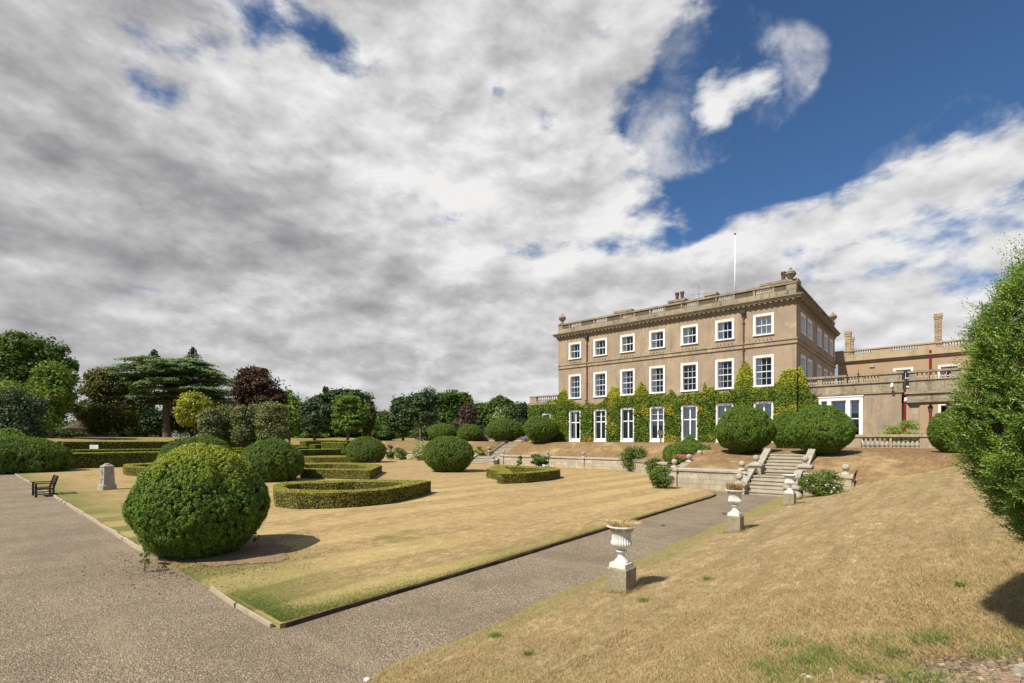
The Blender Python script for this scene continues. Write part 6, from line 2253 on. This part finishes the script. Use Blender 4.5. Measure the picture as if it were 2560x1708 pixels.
for (px_, py_, pz_, ra, rb_) in plates:
    n = int(230 * ra * rb_)
    an = rg.uniform(0, 6.2832, n)
    rad = np.sqrt(rg.uniform(0, 1, n))
    edge = 1 + .25 * np.sin(an * 3 + px_) + .15 * np.sin(an * 7 + py_)
    X = px_ + ra * rad * np.cos(an) * edge
    Y = py_ + rb_ * rad * np.sin(an) * edge
    Zp = pz_ - .30 * rad ** 2 + rg.normal(size=n) * .06 - .12 * np.sin(an * 5) * rad
    C = np.stack([X, Y, Zp], 1)
    Vc.append(leaf_arrays(C, np.tile([0, -.25, 1.0], (n, 1)), .30, .5, .3, None, rg))
    s0 = np.array([.3, 0, min(pz_ - .4, TZ(860))])
    e0 = np.array([px_, py_, pz_ - .1])
    mb.tube([s0, s0 * .45 + e0 * .55 + np.array([0, 0, .35]), e0], [.14, .08, .03], 5)
smooth_by_angle(mb.build('trunk', M_BARK, cd))
link('crown', leaf_mesh('crown', np.concatenate(Vc), M_CEDAR), cd)


def spire(label, xc, yt, yb, w, D, seed, mat=M_PINE):
    rg = np.random.default_rng(seed)
    c = at(xc * K, D, 0)
    c[2] = ground_z(c[0], c[1])
    t = thing('conifer', label, 'tree', c, 0, gt_)
    zt, zb = zat(yt * K, D) - c[2], zat(yb * K, D) - c[2]
    wr = w * K / F * D
    MB().tube([(0, 0, -.2), (0, 0, zt - 1.6)], [.3, .05], 7).build('trunk', M_BARK, t)
    V = []
    nl = 13
    for k in range(nl):
        f = k / (nl - 1)
        z = zt - (zt - zb) * f ** 1.1
        r = wr * (.12 + .88 * f) * rg.uniform(.75, 1.15)
        n = int(50 + 190 * f)
        an = rg.uniform(0, 6.2832, n)
        rad = rg.uniform(0, 1, n) ** .6 * r * (1 + .3 * np.sin(an * 4 + k))
        C = np.stack([rad * np.cos(an), rad * np.sin(an), z - .25 * rad + rg.normal(size=n) * .12], 1)
        V.append(leaf_arrays(C, np.tile([-.3, -.4, .7], (n, 1)), .42, .5, 1.0, None, rg))
    link('crown', leaf_mesh('crown', np.concatenate(V), mat), t)


spire('conifer spire showing above the right shoulder of the cedar', 443, 799, 850, 36, 104, 611)
spire('conifer tip showing above the left shoulder of the cedar', 354, 804, 850, 32, 108, 612)

# far belt of woodland closing the horizon
rg = np.random.default_rng(321)
cl = []
for k in range(420):
    az = rg.uniform(-62, 30)
    D = rg.uniform(185, 240)
    x, y = D * math.tan(R(az)), D
    if abs(x) > 420:
        continue
    g = ground_z(x, y)
    hgt = rg.uniform(7, 12.5)
    cl.append((x, y, g + hgt * rg.uniform(.06, .72), rg.uniform(4, 7), rg.uniform(4, 6), hgt * .34))
V = cluster_foliage(cl, 75000, 1.1, rg, .35, .5)
tag(link('distant_woodland', leaf_mesh('distant_woodland', V, M_OAK)), 'low distant belt of woodland along the horizon behind the park trees', 'woodland', None, 'stuff')

# a lodge and a fence glimpsed under the trees at far left
lp = at(166, 92, 0)
lp[2] = ground_z(lp[0], lp[1]) - .2
lg = thing('brick_lodge', 'small pale brick building glimpsed under the tall tree at far left', 'building', lp, ROTZ)
MB().box(-3.0, .8, 0, 4, 0, 1.9).build('wall', M_PEACH, lg)
MB().taper(-1.1, 2, 1.9, 3.0, 2.2, 2.3, 1.2, .1).build('roof', M_PANEL, lg)
MB().box(-1.6, -1.0, -.04, .02, .5, 1.5).build('window', M_SHUTTER, lg)
fe = thing('rail_fence', 'dark post and rail fence under the trees at far left', 'fence', lp + np.array([-2, -4, .1]), R(8))
for k in range(8):
    MB().box(k * 1.9 - .08, k * 1.9 + .08, -.06, .06, -.3, 1.15).build('post', M_IRON, fe)
MB().box(-.2, 13.6, .061, .10, .85, .97).box(-.2, 13.6, .061, .10, .35, .46).build('rail', M_IRON, fe)
bp2 = at(470 * K, 82, 0)
bn = MB()
bn.box(-.8, .8, -.2, .2, .42, .48)
bn.box(-.8, .8, .2, .25, .5, .9)
for sx in (-.7, .7):
    bn.box(sx - .04, sx + .04, -.18, .18, 0, .42)
tag(bn.build('park_bench', M_BENCH, None, False, (bp2[0], bp2[1], ground_z(bp2[0], bp2[1]) - .02), R(10)), 'small dark bench far off under the yellow leafed tree', 'bench')

# ================================================================== NEAR GROUND: grass blades, stones
rg = np.random.default_rng(700)


def blades(n, afn, zfn, hmin, hmax, wid, lean, mat, name, label, zoff=0.0):
    A_, B_ = afn(n)
    z = zfn(A_, B_) + zoff
    n = len(A_)
    P = np.stack([A_ * AX[0] + B_ * BX[0], A_ * AX[1] + B_ * BX[1], z], 1)
    hh = rg.uniform(hmin, hmax, n)
    an = rg.uniform(0, 6.2832, n)
    w = np.stack([np.cos(an), np.sin(an), 0 * an], 1) * wid
    l_ = rg.normal(size=(n, 2)) * lean
    tip = P + np.stack([l_[:, 0], l_[:, 1], np.ones(n)], 1) * hh[:, None]
    V = np.empty((n, 4, 3))
    V[:, 0] = P - w
    V[:, 1] = P + w
    V[:, 2] = tip + w * .3
    V[:, 3] = tip - w * .3
    o = link(name, leaf_mesh(name, V.reshape(-1, 3), mat))
    return tag(o, label, 'grass', None, 'stuff')


def sample_view(umin, umax, vmin, vmax, zguess, keep):
    """ground samples spread evenly over the picture, so nearer turf is denser (an ordinary level of detail)"""
    def fn(n):
        u, v = rg.uniform(umin, umax, n), rg.uniform(vmin, vmax, n)
        D = (H - zguess) * F / (v - HY)
        x = (u - CX) / F * D
        for _ in range(8):
            a, b = ab(x, D)
            z = zfun(a, b)
            D = .5 * D + .5 * np.clip((H - z) * F / (v - HY), .5, 60)
            x = (u - CX) / F * D
        a, b = ab(x, D)
        m_ = keep(a, b)
        return a[m_], b[m_]
    zfun = keep.zf
    return fn


def kb(a, b):
    x_, y_ = a * AX[0] + b * BX[0], a * AX[1] + b * BX[1]
    return (a > -4.84 - .034 * (b - 3) + .06 * np.sin(b * 3)) & (a < 14) & (b > -3) & (b < 26.5) & (np.hypot((x_ - 2.75) / 1.0, (y_ - 3.05) / .42) > 1.0 + .15 * np.sin(x_ * 9))


kb.zf = lambda a, b: z_bank(np.maximum(a, -5.9), b)
blades(190000, sample_view(850, 2620, 1160, 1760, .6, kb), lambda a, b: z_bank(a, b), .014, .055, .0026, 1.0, M_BLADE, 'dry_grass', 'parched short grass covering the bank on the right', -.004)


def kl(a, b):
    d_ = -7.1 - .055 * (b - 3.2)
    return (a < d_) & (a > -20) & (b > 3.25) & (b < 13) & (np.hypot(a + 12.75, (b - 4.55) * 1.4) > 1.75)


kl.zf = lambda a, b: np.full_like(a, LZ)
blades(70000, sample_view(330, 1500, 1320, 1600, .07, kl), lambda a, b: np.full_like(a, LZ), .010, .03, .0022, .9, M_LAWNBLADE, 'lawn_turf', 'short dry turf at the near corner of the lawn', -.003)


def fringe(n):
    b = rg.uniform(3.3, 24, n) ** 1.0
    a = np.interp(b, [3.2, 8, 14, 20, 24], [-7.14, -7.31, -7.63, -7.91, -8.1]) - np.abs(rg.normal(0, .05, n))
    return a, b


blades(9000, fringe, lambda a, b: np.full_like(a, LZ), .02, .06, .003, .8, M_LAWNBLADE, 'lawn_fringe', 'ragged grass along the lawn edge beside the gravel path', -.01)


def fringe2(n):
    k = rg.uniform(0, 1, n) < .5
    a = np.where(k, -7.2 - np.abs(rg.normal(0, .9, n)), -7.15 - np.abs(rg.normal(0, .25, n)))
    b = np.where(k, 3.25 + np.abs(rg.normal(0, .22, n)), 3.25 + np.abs(rg.normal(0, 1.2, n)))
    a = np.minimum(a, np.interp(b, [3.2, 8, 14], [-7.14, -7.31, -7.63]))
    return a, b


blades(11000, fringe2, lambda a, b: np.full_like(a, LZ), .015, .045, .0028, .8, M_GREENGRASS, 'green_turf', 'greener grass at the near corner of the lawn', -.006)


def tufts_fn(n):
    cs_ = [(-.1, 4.3, .3), (.3, 3.9, .3), (-.9, 4.2, .35), (-1.3, 3.6, .4), (-2.2, 3.5, .4), (-3.4, 3.4, .4), (-1.8, 3.1, .4), (.4, 4.9, .25), (-.6, 3.5, .4), (.1, 4.0, .35)]
    r2 = np.random.default_rng(88)
    cs_ += [(r2.uniform(-5, 2.5), r2.uniform(2.6, 9), r2.uniform(.03, .12)) for _ in range(8)]
    cs_ += [(r2.uniform(-1.2, 1.2), r2.uniform(3.2, 5.2), r2.uniform(.06, .2)) for _ in range(30)]
    k = rg.integers(0, len(cs_), n)
    c_ = np.array(cs_)[k]
    return c_[:, 0] + rg.normal(size=n) * c_[:, 2] * .5, c_[:, 1] + rg.normal(size=n) * c_[:, 2] * .45


blades(9000, tufts_fn, lambda a, b: z_bank(a, b), .025, .075, .003, .9, M_GREENGRASS, 'green_grass', 'scattered tufts of surviving green grass low on the near bank', -.004)

def ring_fn(n):
    k = rg.integers(0, 3, n)
    cc = np.array([ab(u_[0], u_[1]) for u_ in (u1, u2, u3)])[k]
    t_ = rg.uniform(-1, 1, (n, 2))
    side = rg.integers(0, 2, n)
    sg_ = rg.choice([-1, 1], n)
    off = np.abs(rg.normal(0, .05, n)) + .19
    a = cc[:, 0] + np.where(side == 0, sg_ * off, t_[:, 0] * .22)
    b = cc[:, 1] + np.where(side == 0, t_[:, 1] * .22, sg_ * off)
    return a, b


blades(2600, ring_fn, lambda a, b: z_bank(np.maximum(a, -5.2), b), .03, .10, .003, .6, M_BLADE, 'unmown_grass', 'longer dry grass round the feet of the urn pedestals', -.01)

# stony soil path at the lower right corner
rp = [gp(u, v, 1.2)[:2] for u, v in ((1960, 1745), (2120, 1690), (2260, 1655), (2440, 1628), (2620, 1640), (2700, 1800), (1950, 1800))]
rc = np.mean(rp, 0)
mb = MB()
V = []
M_ = 12
for r in range(6):
    f = 1 - r / 6
    for k in range(len(rp)):
        for s in range(4):
            p = np.array(rp[k]) * (1 - s / 4) + np.array(rp[(k + 1) % len(rp)]) * s / 4
            q = rc + (p - rc) * f * (1 + .03 * math.sin(9 * (k + s / 4)))
            a, b = ab(q[0], q[1])
            V.append((q[0], q[1], float(z_bank(np.array(a), np.array(b))) + .006))
m_ = len(rp) * 4
mb.add(V, [(r * m_ + k, r * m_ + (k + 1) % m_, (r + 1) * m_ + (k + 1) % m_, (r + 1) * m_ + k) for r in range(5) for k in range(m_)] + [tuple(5 * m_ + k for k in range(m_))])
sp_ = mb.build('stony_soil', mat_soil('stony_soil', (0.24, 0.165, 0.11), (0.34, 0.245, 0.16)), None, True)
tag(sp_, None, None, None, 'structure')
for f in sp_.data.polygons:
    if f.normal.z < 0:
        sp_.data.flip_normals()
        break


def pebbles(n, fn, smin, smax, mat, name, label):
    A_, B_, Z_ = fn(n)
    n = len(A_)
    P = np.stack([A_ * AX[0] + B_ * BX[0], A_ * AX[1] + B_ * BX[1], Z_], 1)
    base = np.array([(1, 0, 0), (-1, 0, 0), (0, 1, 0), (0, -1, 0), (0, 0, .7), (0, 0, -.7)], float)
    ico = np.concatenate([base, np.array([(x, y, z) for x in (-.6, .6) for y in (-.6, .6) for z in (-.4, .4)])])
    import itertools
    faces = []
    ax = [(0, 1), (2, 3), (4, 5)]
    for i, j, k in itertools.product((0, 1), (2, 3), (4, 5)):
        cx = 6 + (4 if i == 0 else 0) + (2 if j == 2 else 0) + (1 if k == 4 else 0)
        sgn = (1 if i == 0 else -1) * (1 if j == 2 else -1) * (1 if k == 4 else -1)
        for (p, q) in ((i, j), (j, k), (k, i)):
            faces.append((p, q, cx) if sgn > 0 else (q, p, cx))
    faces = np.array(faces)
    s = smin + (smax - smin) * rg.uniform(0, 1, n) ** 3
    an = rg.uniform(0, 6.28, n)
    sc = np.stack([s * rg.uniform(.7, 1.4, n), s * rg.uniform(.6, 1.1, n), s * rg.uniform(.4, .8, n)], 1)
    Q = ico[None] * (1 + rg.normal(size=(n, 14, 1)) * .1) * sc[:, None]
    c_, s_ = np.cos(an)[:, None], np.sin(an)[:, None]
    X = Q[:, :, 0] * c_ - Q[:, :, 1] * s_
    Y = Q[:, :, 0] * s_ + Q[:, :, 1] * c_
    V = np.stack([X, Y, Q[:, :, 2]], -1) + P[:, None]
    Fc = (faces[None] + (np.arange(n) * 14)[:, None, None]).reshape(-1, 3).astype(np.int32)
    o = link(name, mesh_from(name, V.reshape(-1, 3), Fc, mat, True))
    return tag(o, label, 'stones', None, 'stuff')


def rub(n):
    t_ = rg.uniform(0, 1, n)
    q = rc + (np.array([rp[i] for i in rg.integers(0, len(rp), n)]) - rc) * np.sqrt(t_)[:, None] * .97
    nxt = rg.normal(size=(n, 2)) * .12
    q = q + nxt
    a, b = ab(q[:, 0], q[:, 1])
    return a, b, z_bank(a, b) + .006


pebbles(1700, rub, .006, .045, M_RUBBLE, 'rubble', 'loose pale stones strewn over the bare soil at the bottom right corner')


def litter(n):
    r_ = np.abs(rg.normal(0, 1, n))
    t_ = rg.uniform(0, 6.2832, n)
    a, b = -12.5 + 1.2 * r_ * np.cos(t_), 4.1 + .9 * r_ * np.sin(t_)
    return a, b, np.where(b > 3.2, LZ + .008, .006)


pebbles(9000, litter, .006, .022, mat_leaf('brown_litter', [(0, (0.14, 0.085, 0.045)), (0.6, (0.27, 0.17, 0.085)), (1, (0.42, 0.29, 0.16))], trans=0.0, rough=0.9, gain=1.0), 'leaf_litter', 'brown fallen litter round the foot of the biggest yew')


def grv(n):
    u, v = rg.uniform(-20, 1500, n), rg.uniform(1330, 1720, n)
    D = H * F / (v - HY)
    x = (u - CX) / F * D
    a, b = ab(x, D)
    k = ((b < 3.0) & (a < -5.1) & ~(np.hypot(a + 12.6, (b - 4.3) * 1.4) < 1.9)) | ((a > -7.0) & (a < -5.15) & (b < 14))
    return a[k], b[k], np.full(k.sum(), .003)


pebbles(22000, grv, .003, .009, M_RUBBLE, 'loose_gravel', 'loose pebbles scattered on the gravel walk')
# slab and pale stones
sl = MB()
q0 = gp(2590, 1712, 1.15)
sl.box(-.16, .5, -.35, .02, -.05, .05)
a, b = ab(q0[0], q0[1])
tag(sl.build('paving_slab', M_COPING, None, False, (q0[0], q0[1], float(z_bank(np.array(a), np.array(b))) + .0), R(14)), 'corner of a grey stone slab at the very bottom right', 'slab')
for i, (u, v, s, lab) in enumerate(((2009, 1690, .020, 'white stone in the grass left of the stony soil, upper left one'), (2025, 1697, .026, 'white stone in the grass left of the stony soil, largest of the row'), (2080, 1676, .018, 'white stone in the grass nearest the stony soil'), (918, 1702, .04, 'pale kerb fragment at the foot of the bank at the bottom edge'), (2085, 1683, .016, 'tiny white stone beside the stony soil'))):
    p = gp(u, v, .9)
    for _ in range(8):
        a, b = ab(p[0], p[1])
        p = gp(u, v, float(z_bank(np.array(max(a, -5.2)), np.array(b))))
    m_ = MB()
    m_.ball((0, 0, 0), s, 9, 6, .6)
    tag(m_.build('white_stone', M_URN, None, True, (p[0], p[1], p[2] + s * .3), i), lab, 'stone', 'pale stones in the grass')
